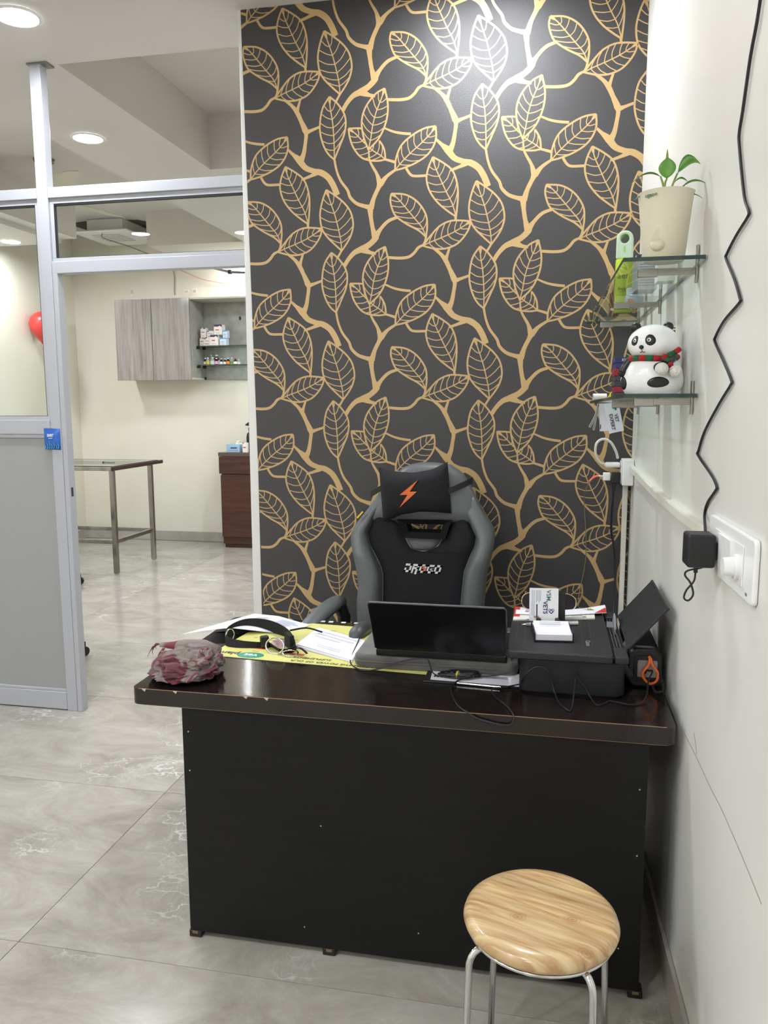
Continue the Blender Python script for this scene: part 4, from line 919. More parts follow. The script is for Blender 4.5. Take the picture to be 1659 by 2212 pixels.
# green spray can
M_LIME = pm('spray_lime', (176,196,44), .25); M_LIMECAP = pm('spray_frosted_cap', (206,230,206), .35, trans=.25); M_LIMEIN = pm('spray_cap_green', (140,206,52), .4); M_INK = pm('dark_olive_ink', (70,84,30), .5)
sy_ = 2.82; sz_ = z1(sy_); sxx = .234
t = thing('spray_can', 'tall lime green spray bottle with a ring-topped frosted cap on the upper shelf', 'spray bottle', (sxx,sy_,sz_), rad(-8))
MB().lathe([(.0265,0),(.028,.004),(.0285,.165),(.0275,.172)], n=32).build('bottle_body', M_LIME, t, smooth=True)
b = MB()          # cap: rounded tab with a hole through it
R_, zc_, hr = .0265, .243, .0135; rng = [(R_*cos(rad(a)), zc_-.005+R_*.95*sin(rad(a))) for a in range(0,181,12)]
outer = [(R_,.1735)] + rng + [(-R_,.1735)]
hole = [(hr*cos(rad(a)), zc_-.006+hr*1.05*sin(rad(a))) for a in range(0,360,24)]
bm = bmesh.new()
def loop(P): 
    vs = [bm.verts.new((p[0], 0, p[1])) for p in P]; return [bm.edges.new((vs[i], vs[(i+1) % len(vs)])) for i in range(len(vs))]
es = loop(outer)+loop(hole); bmesh.ops.triangle_fill(bm, use_beauty=True, edges=es, use_dissolve=False)
r = bmesh.ops.extrude_face_region(bm, geom=bm.faces[:]); bmesh.ops.translate(bm, verts=[v for v in r['geom'] if isinstance(v, bmesh.types.BMVert)], vec=(0,.034,0)); bmesh.ops.translate(bm, verts=bm.verts, vec=(0,-.017,0))
bmesh.ops.recalc_face_normals(bm, faces=bm.faces)
me = bpy.data.meshes.new('cap'); bm.to_mesh(me); bm.free(); me.materials.append(M_LIMECAP); cp = bpy.data.objects.new('cap', me); C.objects.link(cp); cp.parent = t
bv = cp.modifiers.new('bevel','BEVEL'); bv.width = .004; bv.segments = 2; bv.limit_method = 'ANGLE'
b = MB(); b.tube([(0,-.0165,zc_-.006),(0,.0165,zc_-.006)], .0134, 20, caps=False); b.build('cap_ring', M_LIMEIN, cp, smooth=True)
MB().box(-.002,.002,-.0185,-.0175,.195,.212).build('cap_slot', M_LIMEIN, cp)
def cyl_text(s, sz, z, mt, r=.0287):
    text(s, sz, frame((0,-r-.0006,z), (1,0,0), (0,0,1)), mt, t)
cyl_text('aer', .030, .117, M_INK); cyl_text('fresh', .016, .075, M_INK);
MB().box(-.012,.012,-.0296,-.0288,.066,.0668).build('printed_line', M_INK, t)

# jar, cartons on the upper shelf
jy = 2.70; t = thing('cream_jar', 'blue-grey screw-top jar with orange label on the upper shelf', 'jar', (.258,jy,z1(jy)))
M_JAR = pm('jar_bluegrey', (150,162,172), .35)
MB().lathe([(.026,0),(.029,.004),(.0295,.030),(.027,.038),(.024,.040)], n=30).build('jar_body', M_JAR, t, smooth=True)
MB().lathe([(.0245,.0402),(.0245,.058),(.0235,.060)], n=30).build('lid', pm('jar_lid', (172,180,186), .4), t, smooth=True)
MB().box(-.022,-.006,-.0296,-.026,.012,.024).build('orange_label', pm('label_dull_orange', (196,112,76), .5), t)
def carton2(name, x0,x1,y0,y1,z,h,mt,label,cat='box',spine=None,txt=None,tcol=None,rz=0):
    t = thing(name, label, cat, ((x0+x1)/2,(y0+y1)/2,z), rz); dx, dy = (x1-x0)/2, (y1-y0)/2
    MB().box(-dx,dx,-dy,dy,0,h).build('carton_body', mt, t, bevel=.0008, seg=1)
    if spine: MB().box(-dx,dx,-dy-.0006,-dy-.0001,h*spine[0],h*spine[1]).build('printed_band', spine[2], t)
    if txt: text(txt[0], txt[1], frame((txt[2]*dx,-dy-.0009,h*txt[3]), (1,0,0), (0,0,1)) if not txt[4] else frame((txt[2]*dx,-dy-.0009,h*txt[3]), (-1,0,0), (0,0,-1)), tcol, t)
    return t
M_SILV = pm('carton_silver', (196,196,200), .3, .3); M_DNAVY = pm('carton_darkblue', (48,52,110), .4); M_CRIM = pm('carton_crimson', (150,30,56), .4); M_DKRED = pm('carton_darkred', (96,32,40), .45); M_DGREY = pm('carton_darkgrey', (62,62,72), .4)
c = carton2('supplement_carton', .226,.282,2.34,2.44, z1(2.39),.094, M_SILV, 'silver-grey carton with a dark top band on the upper shelf', spine=(.84,1,M_DGREY), txt=('KIMOB 677',.008,.1,.92,False), tcol=M_WHITEINK)
b = MB(); 
for k in range(9): b.box(-.020,.022,-.0508,-.0502,.01+.007*k,.0118+.007*k)
b.build('printed_text', M_PRINT, c)
carton2('white_carton', .268,.312,2.22,2.28, z1(2.25),.078, M_CARTON, 'plain white carton by the wall on the upper shelf', spine=(.3,.34,M_PRINT))
carton2('brown_carton', .196,.226,2.86,2.90, z1(2.88),.075, pm('carton_brown', (112,62,54), .5), 'narrow reddish brown carton standing at the far end of the upper shelf', spine=(.2,.3,M_CARTON))

# panda money bank
M_PANDA = pm('panda_white', (240,240,240), .28, coat=.3); M_PBLK = pm('panda_black', (26,27,30), .3); M_SCR = pm('scarf_red', (168,34,38), .9, bump=(300,.4)); M_SCG = pm('scarf_green', (34,96,62), .9, bump=(300,.4)); M_POM = pm('pompom_white', (238,236,230), .95, bump=(220,.8))
pax, pay = .2385, 2.005; paz = z2(pay)
t = thing('panda_bank', 'white and black panda money bank with a striped scarf on the lower shelf', 'figurine', (pax,pay,paz), rad(-14)); t.scale = (1.08,1.08,1.02)
MB().lathe([(.050,0),(.056,.003),(.0645,.018),(.066,.035),(.0625,.055),(.055,.072),(.047,.082),(.044,.086)], n=48, sy=.88).build('body', M_PANDA, t, smooth='all')
b = MB(); b.ell((0,-.002,.1165), (.0535,.050,.0435), 40, 24); hd = b.build('head', M_PANDA, t, smooth='all')
def on_ell(x, z, c=(0,-.002,.1165), r=(.0535,.050,.0435), out=.0):
    q = 1-((x-c[0])/r[0])**2-((z-c[2])/r[2])**2
    a = rad(-20); p = Vector((x*.96, -r[1]*math.sqrt(max(.0,q))-out, z)); return Vector((p.x*cos(a)-p.y*sin(a)*1.05, c[1]+p.x*sin(a)+p.y*cos(a), z))   # face turned to the left
def patch(b, cx_, cz_, rx, rz_, rot, fn, out=.0012, n=24, rings=5):
    vs = [fn(cx_, cz_, out=out)]; fs = []
    for k in range(1, rings+1):
        for i in range(n):
            a = 2*pi*i/n; u = rx*cos(a)*k/rings; v = rz_*sin(a)*k/rings*(1+.12*sin(a))
            x = cx_+u*cos(rot)-v*sin(rot); z = cz_+u*sin(rot)+v*cos(rot)
            vs.append(fn(x, z, out=out if k < rings else -.0006))
    for i in range(n): fs.append((0, 1+i, 1+(i+1) % n))
    for k in range(rings-1):
        for i in range(n): fs.append((1+k*n+i, 1+(k+1)*n+i, 1+(k+1)*n+(i+1) % n, 1+k*n+(i+1) % n))
    b.add(vs, fs)
for s in (-1,1):
    b = MB(); patch(b, s*.0190, .1205, .0108, .0135, s*.45, on_ell); ep = b.build('eye_patch', M_PBLK, hd, smooth='all')
    b = MB(); patch(b, s*.0172, .1215, .0052, .0054, 0, on_ell, .0020, 18, 3); b.build('eye', M_PANDA, hd, smooth='all')
    b = MB(); patch(b, s*.0168, .1213, .0034, .0036, 0, on_ell, .0028, 16, 2); b.build('pupil', M_PBLK, hd, smooth='all')
    b = MB(); b.ell((s*.0325-.004,.004+s*.010,.1545), (.0115,.008,.0115), 18, 12, Ry(s*.4)); b.build('ear', M_PBLK, t, smooth='all')
b = MB(); b.ell(on_ell(0,.1065), (.0054,.0045,.0048), 14, 10); b.build('nose', M_PBLK, hd, smooth='all')
b = MB(); b.tube([on_ell(0,.102,out=.0008), on_ell(0,.0965,out=.0008)], .0007, 5); b.tube([on_ell(-.0055,.0965,out=.0008), on_ell(-.0035,.0945,out=.0008), on_ell(0,.0963,out=.0008), on_ell(.0035,.0945,out=.0008), on_ell(.0055,.0965,out=.0008)], .0007, 5, smooth=3); b.build('mouth', M_PBLK, hd)
def on_body(x, z, out=0.0):
    r = interp([(0,.050),(.003,.056),(.018,.0645),(.035,.066),(.055,.0625),(.072,.055),(.082,.047)], z)
    return Vector((x, -.88*math.sqrt(max(0, r*r-x*x))-out, z))
for cx_, cz_, rx, rz_, rot in ((.020,.0255,.0225,.0125,.05),(-.056,.024,.0095,.0155,.0)):
    b = MB(); patch(b, cx_, cz_, rx, rz_, rot, on_body, .003); b.build('paw', M_PBLK, t, smooth='all')
b = MB(); b.tube([on_body(.044,.080,.0), on_body(.032,.066,.004), on_body(.020,.060,.006)], [.009,.0105], 12, smooth=4); b.ell(on_body(.020,.060,.006), (.0105,.0095,.0105), 14, 10); b.build('arm', M_PBLK, t, smooth='all')
b = MB(); b.tube([on_body(-.040,.082,.0), on_body(-.052,.066,.003), on_body(-.058,.050,.003)], [.009,.0105], 12, smooth=4); b.ell(on_body(-.058,.050,.003), (.0105,.0095,.0105), 14, 10); b.build('arm', M_PBLK, t, smooth='all')
# scarf: alternating stripes round the neck, knot, tails and two pompoms
NS = 22
for k in range(NS):
    b = MB(); P = []
    for i in range(4):
        a = 2*pi*(k+i/3)/NS; P.append((.0505*cos(a), .0455*sin(a), .081+.003*sin(a*2)+.003*cos(a)))
    b.tube(P, .0072, 10, flat=1.0); o = b.build('scarf_stripe', M_SCR if k % 2 else M_SCG, t, smooth='all')
b = MB(); b.ell((.032,-.044,.082), (.009,.007,.008), 14, 10); b.build('scarf_knot', M_SCR, t, smooth='all')
for (xa,za),(xb,zb),mt in (((.034,.080),(.040,.070),M_SCG),((.040,.070),(.044,.062),M_SCR),((.038,.086),(.052,.093),M_SCG),((.052,.093),(.060,.100),M_SCR)):
    b = MB(); b.tube([(xa,-.050,za),(xb,-.044,zb)], .0062, 8); b.build('scarf_tail', mt, t, smooth='all')
for q in ((.028,-.066,.056),(.054,-.050,.050)):
    b = MB(); b.ell(q, (.0140,.0140,.0140), 24, 16)
    b.v = [Vector(q)+(p-Vector(q))*(1+.018*noise.noise(p*700)) for p in b.v]; b.build('pompom', M_POM, t, smooth='all')

# stack of cartons behind the panda, and a dark red one behind its head
yb_ = 2.36
zz_ = z2(yb_)
for i, (h, mt, tx, lab, up) in enumerate((( .014,M_DGREY,None,'dark grey flat carton, lowest of the stack behind the panda',0),(.016,M_CRIM,None,'crimson flat carton, second from the bottom of the stack',0),(.014,M_DGREY,None,'dark grey flat carton, third from the bottom of the stack',0),(.014,M_DGREY,None,'dark grey flat carton under the crimson lettered one',0),
        (.020,M_CRIM,'Simp','crimson flat carton with white lettering in the stack behind the panda',0),(.015,M_DNAVY,'PLUS','dark blue flat carton, second from the top of the stack',1),(.015,M_DNAVY,'KIW','dark blue flat carton on top of the stack behind the panda',0))):
    carton2('flat_carton', .176+.002*(i % 2), .275, yb_-.05, yb_+.05, zz_, h, mt, lab, txt=(tx,.0105,-.42,.5,up) if tx else None, tcol=M_WHITEINK)
    zz_ += h+.0003
carton2('tall_carton', .262,.304,2.12,2.17, z2(2.145),.168, M_DKRED, 'tall dark red carton standing behind the panda by the wall', spine=(.96,.98,M_CARTON))
# hang tags and odds and ends on the lower shelf's far end
t = thing('hang_tag', 'white VET EXPERT card hanging from the lower glass shelf', 'tag', (.20,2.755,z2(2.755)-.011)); R_ = Ry(-.22)
b = MB(); b.box(-.022,.026,-.001,.001,-.098,0, rot=R_, piv=(0,0,0)); b.build('card', pm('tag_white', (222,222,232), .5), t)
fr_ = frame(R_ @ Vector((.004,-.0016,-.066)), R_ @ Vector((0,0,-1)), R_ @ Vector((1,0,0))); text('VET', .016, frame(R_ @ Vector((.010,-.0016,-.052)), R_ @ Vector((0,0,-1)), R_ @ Vector((1,0,0))), M_INK if False else pm('tag_ink', (40,52,52), .5), t, bold=.0003); text('EXPERT', .016, frame(R_ @ Vector((-.006,-.0016,-.062)), R_ @ Vector((0,0,-1)), R_ @ Vector((1,0,0))), pm('tag_ink', (40,52,52), .5), t, bold=.0003)
M_TGREEN = pm('tag_green', (30,120,90), .5)
b = MB()
for bx in ((.004,.022,-.0022,-.0012,-.020,-.014),(.010,.016,-.0022,-.0012,-.026,-.008)): b.box(*bx, rot=R_, piv=(0,0,0))
b.build('green_cross', M_TGREEN, t)
t = thing('hang_tag', 'second white card hanging behind the VET EXPERT card', 'tag', (.182,2.765,z2(2.765)-.011)); b = MB(); b.box(-.018,.022,-.001,.001,-.092,0, rot=Ry(-.06), piv=(0,0,0)); b.build('card', pm('tag_white', (222,222,232), .5), t)
MB().box(-.012,-.009,-.0018,-.0011,-.085,-.07).build('printed_mark', M_NAVY, t)
b = MB((.160,2.76,z2(2.76)-.01)); P = [(.160,2.75,1.468),(.152,2.75,1.43),(.138,2.75,1.40),(.134,2.75,1.392),(.138,2.75,1.39),(.148,2.75,1.41),(.158,2.75,1.44),(.150,2.752,1.40),(.147,2.752,1.383),(.151,2.752,1.381),(.154,2.752,1.40),(.161,2.752,1.455)]
b.tube(P, .0022, 6, smooth=4); tag(b.build('tag_string', pm('grey_string', (150,150,148), .7), smooth=True), 'grey looped string hanging beside the cards', 'string')
ye = 2.80; t = thing('paper_roll', 'small white tube lying at the far corner of the lower shelf', 'roll', (.168,ye,z2(ye)), rad(8))
b = MB(); b.tube([(-.022,0,.0115),(.022,0,.0115)], .011, 16); b.build('roll', M_CARTON, t, smooth=True); b = MB(); b.tube([(-.0225,0,.0115),(-.0221,0,.0115)], .006, 12); b.build('core', M_PRINT, t)
t = thing('yellow_clip', 'small yellow plastic clip beside the carton stack', 'clip', (.185,2.58,z2(2.58))); b = MB(); b.box(-.008,.008,-.003,.003,.0,.022, rot=Ry(.5), piv=(0,0,0)); b.build('clip', pm('yellow_plastic', (236,212,40), .4), t, bevel=.001)

# ------------------------------------------------------------------ sockets, trunking and cables
M_PVC = pm('pvc_offwhite', (226,224,212), .4); M_PVCW = pm('pvc_white', (238,238,238), .3); M_CORD = pm('black_cord', (30,28,34), .5); M_WCORD = pm('white_cord', (224,222,218), .5)
t = thing('wall_socket', 'white surface socket box in the corner beside the wallpaper', 'socket', (.29,2.99,1.17)); O = t.location
MB(O).box(.2645,.3045,2.955,3.035,1.173,1.268).build('box', M_PVCW, t, bevel=.004)
MB(O).box(.2605,.264,2.965,3.025,1.18,1.26).build('face', M_PVCW, t, bevel=.002)
MB(O).box(.2595,.2604,2.985,3.005,1.228,1.234).build('indicator', pm('neon_red', (226,150,140), .4), t)
t = thing('white_plug', 'white plug with a looped white cord in the corner socket', 'plug', (.24,2.99,1.24)); O = t.location
MB(O).box(.205,.2595,2.978,3.004,1.236,1.256).build('plug_body', M_PVCW, t, bevel=.007, seg=3)
b = MB(O); b.tube([(.206,2.991,1.246),(.185,2.985,1.258),(.170,2.975,1.290),(.173,2.97,1.325),(.195,2.97,1.340),(.222,2.975,1.328),(.242,2.985,1.295),(.250,2.995,1.270)], .0048, 8, smooth=6); b.build('cord', M_WCORD, t, smooth=True)
t = thing('usb_charger', 'white cube charger with an orange-tipped cable below the white plug', 'charger', (.215,2.99,1.2)); O = t.location
MB(O).box(.200,.226,2.976,3.004,1.189,1.218).build('cube', M_PVCW, t, bevel=.003)
b = MB(O); b.tube([(.200,2.99,1.204),(.184,2.99,1.2045)], .0036, 8); b.build('connector', M_PVC, t, smooth=True)
b = MB(O); b.tube([(.184,2.99,1.2045),(.168,2.988,1.200),(.152,2.985,1.185)], [.0045,.0036], 8, smooth=4); b.build('strain_relief', pm('orange_rubber', (232,112,84), .5), t, smooth=True)
b = MB(O); b.tube([(.152,2.985,1.185),(.140,2.99,1.15),(.138,3.03,1.10),(.148,3.035,.98),(.150,3.035,.90),(.145,3.035,.84),(.13,3.02,.76),(.125,2.95,.722)], .0016, 6, smooth=6); b.build('cable', pm('olive_cable', (120,108,78), .6), t, smooth=True)
t = thing('black_plug', 'black angled power plug in the corner socket with a cord running down', 'plug', (.25,2.98,1.19)); O = t.location
MB(O).box(.2275,.2595,2.962,2.975,1.180,1.222).build('plug_body', M_BLACKPL, t, bevel=.005, seg=3)
MB(O).tube([(.238,2.968,1.182),(.238,2.968,1.150)], [.008,.0055], 10).build('strain_relief', M_BLACKPL, t, smooth=True)
b = MB(O); b.tube([(.238,2.968,1.155),(.236,2.985,1.08),(.238,3.01,1.0),(.252,3.02,.93),(.258,3.02,.85),(.257,3.01,.75),(.255,2.98,.66),(.25,2.9,.55)], .0045, 8, smooth=6); b.build('cord', M_CORD, t, smooth=True)
t = thing('vertical_trunking', 'white cable trunking running down beside the wallpaper edge', 'trunking', (.284,3.03,.0)); MB().box(-.009,.009,-.006,.0145,.001,1.172).build('channel', M_PVC, t, bevel=.002); MB().box(-.0075,.0075,-.0085,-.0062,.0015,1.171).build('cover', M_PVC, t, bevel=.001)
t = thing('wall_trunking', 'sagging cream cable trunking along the right wall to the switch plate', 'trunking', (xw(2.3),2.3,1.2)); O = t.location
prof = [(2.952,1.234),(2.75,1.226),(2.442,1.209),(2.2,1.203),(2.018,1.199),(1.86,1.199),(1.731,1.203)]
P = crom([Vector((xw(y)-.0005,y,z)) for y,z in prof], 5)
def strip(b, P, h0, h1, d0, d1):
    vs = []
    for p in P: vs += [(p.x-d0,p.y,p.z+h0),(p.x-d1,p.y,p.z+h0),(p.x-d1,p.y,p.z+h1),(p.x-d0,p.y,p.z+h1)]
    n = len(P); fs = [(4*i+j, 4*i+(j+1) % 4, 4*(i+1)+(j+1) % 4, 4*(i+1)+j) for i in range(n-1) for j in range(4)] + [(0,1,2,3),(4*n-4,4*n-1,4*n-2,4*n-3)]
    b.add(vs, fs)
b = MB(O); strip(b, P, -.012, .012, 0, .014); b.build('channel', M_PVC, t); b = MB(O); strip(b, P, -.010, .010, .0142, .0168); b.build('cover', M_PVC, t)
# switch plate
yc, zc2 = 1.545, 1.188; t = thing('switch_plate', 'white modular switch plate with a fan regulator knob on the right wall', 'switch', (xw(yc)-.0005,yc,zc2), WA)
def yz(P): return P
b = MB(); b.prism(rr(-.165,.165,-.056,.056,.010), lambda a,c,d: (d,a,c), -.010, 0); b.build('plate', M_PVCW, t, bevel=.003)
b = MB(); b.prism(rr(-.105,.105,-.036,.036,.003), lambda a,c,d: (d,a,c), -.0122, -.0101); b.build('inner_frame', M_PVCW, t, bevel=.0008)
for ya, yb2 in ((.036,.060),(.008,.034),(-.032,.006)):
    b = MB(); b.add([(-.0125,ya,-.033),(-.0125,yb2,-.033),(-.0165,yb2,.033),(-.0165,ya,.033),(-.0123,ya,-.033),(-.0123,yb2,-.033),(-.0123,yb2,.033),(-.0123,ya,.033)], [(0,1,2,3),(4,7,6,5),(0,4,5,1),(2,6,7,3),(0,3,7,4),(1,5,6,2)]); b.build('rocker_switch', M_PVCW, t)
kn = MB(); kn.tube([(-.0123,-.072,-.006),(-.018,-.072,-.006),(-.0185,-.072,-.006),(-.037,-.072,-.006)], [.0225,.0225,.0175,.0155], 24); kn.build('regulator_knob', M_PVCW, t, smooth=True)
MB().box(-.0105,-.0101,-.135,-.125,-.045,-.040).build('maker_mark', M_PRINT, t)
# power adapter with the long kinked cable
t = thing('power_adapter', 'black power adapter plugged into the switch plate', 'adapter', (xw(1.66)-.05,1.66,1.15)); O = t.location; xs_ = xw(1.66)
b = MB(O); b.box(xs_-.070,xs_-.0175,1.605,1.662,1.150,1.216, rot=Rz(WA)); b.build('adapter_body', M_BLACKPL, t, bevel=.006, seg=3)
b = MB(O); b.box(xs_-.0172,xs_-.0125,1.615,1.650,1.165,1.20); b.build('adapter_foot', M_BLACKPL, t, bevel=.001)
b = MB(O); b.tube([(xs_-.048,1.632,1.150),(xs_-.048,1.632,1.136)], .004, 8); b.build('strain_relief', M_BLACKPL, t, smooth=True)
b = MB(O); b.tube([(xs_-.048,1.632,1.138),(xs_-.050,1.634,1.118),(xs_-.062,1.640,1.098),(xs_-.066,1.640,1.082),(xs_-.058,1.636,1.078),(xs_-.050,1.634,1.092),(xs_-.056,1.636,1.114),(xs_-.066,1.64,1.128),(xs_-.062,1.638,1.138),(xs_-.040,1.63,1.146),(xs_-.018,1.64,1.152)], .0020, 6, smooth=6); b.build('short_cord', M_CORD, t, smooth=True)
W_ = [(1.822,1.188),(1.786,1.233),(1.76,1.262),(1.70,1.292),(1.692,1.302),(1.74,1.320),(1.88,1.352),(1.878,1.364),(1.823,1.41),(1.70,1.47),(1.624,1.502),(1.622,1.512),(1.69,1.55),(1.771,1.592),(1.770,1.604),(1.70,1.63),(1.594,1.650),(1.592,1.66),(1.64,1.70),(1.712,1.748),(1.709,1.758),(1.64,1.78),(1.567,1.796),(1.564,1.806),(1.60,1.84),(1.655,1.94),(1.662,1.968),(1.645,2.0),(1.61,2.08),(1.57,2.14),(1.54,2.25),(1.55,2.5),(1.53,2.75),(1.54,2.94)]
b = MB((xw(1.65),1.65,1.2)); b.tube([(xs_-.028,1.66,1.214)] + [(xw(y)-.0045,y,z) for y,z in W_[1:]], .0030, 6, smooth=4)
tag(b.build('kinked_cable', M_CORD, smooth=True), 'long black kinked cable hanging down the right wall to the adapter', 'cable')
# ------------------------------------------------------------------ things on the desk
ZD1 = ZD + .0003
M_PAPER = pm('paper_white', (236,236,244), .7); M_YEL = pm('mat_yellow', (222,217,128), .4, col2=(226,222,142), nscale=5)
M_MATINK = pm('mat_ink', (70,72,60), .5); M_MATGREEN = pm('mat_green', (52,150,128), .4); M_MATRED = pm('mat_red', (206,80,52), .5)
# yellow desk mat, printed to be read from the chair side
MC = [(-1.005,2.168),(-.985,2.38),(-.925,2.57),(-.50,2.565),(-.285,2.55),(-.275,2.16),(-.305,2.13),(-.33,2.122),(-.62,2.137)]
t = thing('desk_mat', 'yellow printed desk mat lying under the laptop', 'desk mat', (-.65,2.33,ZD1))
O = t.location
A_, B_, C_, D_ = Vector((-.992,2.166,0)), Vector((-.290,2.118,0)), Vector((-.28,2.52,0)), Vector((-.945,2.575,0))
def mp_(u, v): p = A_*(1-u)*(1-v)+B_*u*(1-v)+C_*u*v+D_*(1-u)*v; return Vector((p.x, p.y, ZD1))
b = MB(O); b.prism([(mp_(u,v).x, mp_(u,v).y) for u,v in ((0.01,0),(.97,0),(.99,.02),(1,.06),(1,1),(0,1),(0,.02))], lambda a,c,d: (a,c,d), ZD1, ZD1+.0012); b.build('mat_sheet', [M_YEL], t)
b = MB(O); b.prism([(mp_(u,v).x, mp_(u,v).y) for u,v in ((-.004,-.012),(.975,-.014),(1.002,-.004),(1.004,.06),(1.0,.1),(0,.1))], lambda a,c,d: (a,c,d), ZD1-.0001, ZD1+.0004); b.build('mat_edge', M_GASK, t)
def mtext(s, sz, u, v, mt, bold=0, name='lettering'):
    p = mp_(u,v)+Vector((0,0,.0018)); ax = (mp_(u-.05,v)-mp_(u,v)); text(s, sz, frame(p-O, ax, ax.cross(Vector((0,0,-1)))*-1 if False else Vector((0,0,1)).cross(ax)), mt, t, name, ext=.0002, bold=bold)
mtext('planet', .036, .055, .085, M_MATINK, .0006)
b = MB(O); c_ = mp_(.175,.075); b.prism([(c_.x+.042*cos(a*pi/14), c_.y+.026*sin(a*pi/14)) for a in range(28)], lambda a,c,d: (a,c,d), ZD1+.0012, ZD1+.0017); b.build('logo_oval', M_MATGREEN, t)
mtext('vet', .034, .175, .078, pm('white_ink', (240,242,246), .5), .0006)
mtext('UNLEASH THE POWER OF OUR', .020, .57, .045, M_MATINK); mtext('SUPPLEMENTS', .019, .45, .115, M_MATINK)
b = MB(O)
for (u0,u1,v0,v1) in ((.08,.20,.23,.27),(.33,.40,.16,.20),(.5,.62,.62,.66)):
    b.add([mp_(u0,v0)+Vector((0,0,.0016)),mp_(u1,v0)+Vector((0,0,.0016)),mp_(u1,v1)+Vector((0,0,.0016)),mp_(u0,v1)+Vector((0,0,.0016))], [(0,1,2,3)])
b.build('red_print_bar', M_MATRED, t)
b = MB(O)
for i in range(26):
    u = .05+.9*random.random(); v = .12+.8*random.random(); a_ = .01+.03*random.random()
    b.add([mp_(u,v)+Vector((0,0,.0015)),mp_(u+a_,v)+Vector((0,0,.0015)),mp_(u+a_,v+.012)+Vector((0,0,.0015)),mp_(u,v+.012)+Vector((0,0,.0015))], [(0,1,2,3)])
b.build('small_print', pm('mat_small_ink', (150,142,90), .6), t)
b = MB(O)
for (u0,u1,v0,v1) in ((.18,.28,.30,.52),(.30,.36,.55,.8),(.40,.47,.35,.6)):
    b.add([mp_(u0,v0)+Vector((0,0,.0016)),mp_(u1,v0)+Vector((0,0,.0016)),mp_(u1,v1)+Vector((0,0,.0016)),mp_(u0,v1)+Vector((0,0,.0016))], [(0,1,2,3)])
b.build('product_picture', pm('mat_picture', (196,176,170), .5, col2=(120,80,90), nscale=40), t)

# loose printed sheets at the left
def sheet(name, label, corners, hfn, thick=.0006, mt=M_PAPER, n=(16,12)):
    a, b_, c, d = [Vector((*q, 0)) for q in corners]
    t = thing(name, label, 'paper', ((a+c)/2).to_tuple()[:2]+(ZD1,)); O = t.location; m = MB(O)
    fn = lambda u,v: (a*(1-u)*(1-v)+b_*u*(1-v)+c*u*v+d*(1-u)*v) + Vector((0,0,ZD1+hfn(u,v)))
    m.grid(n[0], n[1], fn, (0,0,thick)); m.build('sheet', mt, t, smooth=True); return t, fn, O
M_INKB = pm('paper_ink_blue', (150,158,196), .7)
def paper_lines(t, fn, O, U0, U1, V0, V1, rows_, mt=M_INKB, z=.0012):
    b = MB(O)
    for i in range(rows_):
        v = V0+(V1-V0)*i/rows_; dv = (V1-V0)/rows_*.38; n = 8; L_ = U0+(U1-U0)*(.6+.4*random.random())
        for k in range(n):
            u0 = U0+(L_-U0)*k/n; u1 = U0+(L_-U0)*(k+1)/n
            b.add([Vector(fn(u0,v))+Vector((0,0,z)), Vector(fn(u1,v))+Vector((0,0,z)), Vector(fn(u1,v+dv))+Vector((0,0,z)), Vector(fn(u0,v+dv))+Vector((0,0,z))], [(0,1,2,3)])
    b.build('printed_lines', mt, t)
t, fn, O = sheet('loose_sheet', 'curled white printed sheet overhanging the left edge of the desk', [(-1.150,2.310),(-.832,2.44),(-.782,2.53),(-1.023,2.63)], lambda u,v: .004+.016*max(0,1-abs(u-.45)/.5)*(1-v*.4)+.010*sin(3*u+1)*(1-v))
paper_lines(t, fn, O, .25,.55,.55,.85,7); paper_lines(t, fn, O, .6,.95,.45,.9,9)
t, fn, O = sheet('loose_sheet', 'lower of the two printed sheets at the back left of the desk', [(-1.075,2.40),(-.835,2.455),(-.795,2.545),(-1.01,2.605)], lambda u,v: .0022)
# squared-off pile of white papers beside the mouse
for i in range(4):
    o_ = .0013*i; r_ = [(0,0),(.006,-.005),(-.004,.004),(.003,.006)][i]
    t, fn, O = sheet('note_paper', ['lowest','second lowest','second highest','topmost'][i]+' white paper of the small pile beside the mouse', [(-.755+r_[0],2.285+r_[1]),(-.553+r_[0],2.180+r_[1]),(-.560+r_[0],2.385+r_[1]),(-.745+r_[0],2.500+r_[1])], lambda u,v,o=o_: .0016+o*(.6+.4*(1-v))+(.0016*i*(1-u)*(1-v)), .0005)
paper_lines(t, fn, O, .3,.9,.15,.3,2, pm('paper_ink_faint', (206,206,220), .7)); paper_lines(t, fn, O, .1,.9,.55,.95,3, pm('paper_ink_faint', (206,206,220), .7))

# dog collar of black webbing
M_WEB = pm('black_webbing', (20,20,22), .8, bump=(400,.5))
t = thing('dog_collar', 'black webbing dog collar with chrome ring lying on the yellow mat', 'collar', (-.87,2.34,ZD1+.0016)); O = t.location
ring = [(-.985,2.285),(-.995,2.36),(-.965,2.42),(-.90,2.43),(-.83,2.395),(-.775,2.33),(-.745,2.25),(-.775,2.225),(-.83,2.275),(-.87,2.262),(-.92,2.25),(-.965,2.255)]
hs = [.030,.034,.042,.042,.040,.036,.022,.016,.018,.018,.020,.024]
P = crom([Vector((x,y,h)) for (x,y),h in zip(ring,hs)], 6, True); b = MB(O); n = len(P); vs = []
for i, p in enumerate(P):
    tg_ = (P[(i+1) % n]-P[i-1]); tg_.z = 0; tg_.normalize(); nr = Vector((-tg_.y,tg_.x,0)); z0 = ZD1+.0018; h = p.z; tilt = nr*(.012*sin(i/n*4*pi))
    q = Vector((p.x,p.y,z0)); vs += [q-nr*.0014, q+nr*.0014, q+nr*.0014+tilt+Vector((0,0,h)), q-nr*.0014+tilt+Vector((0,0,h))]
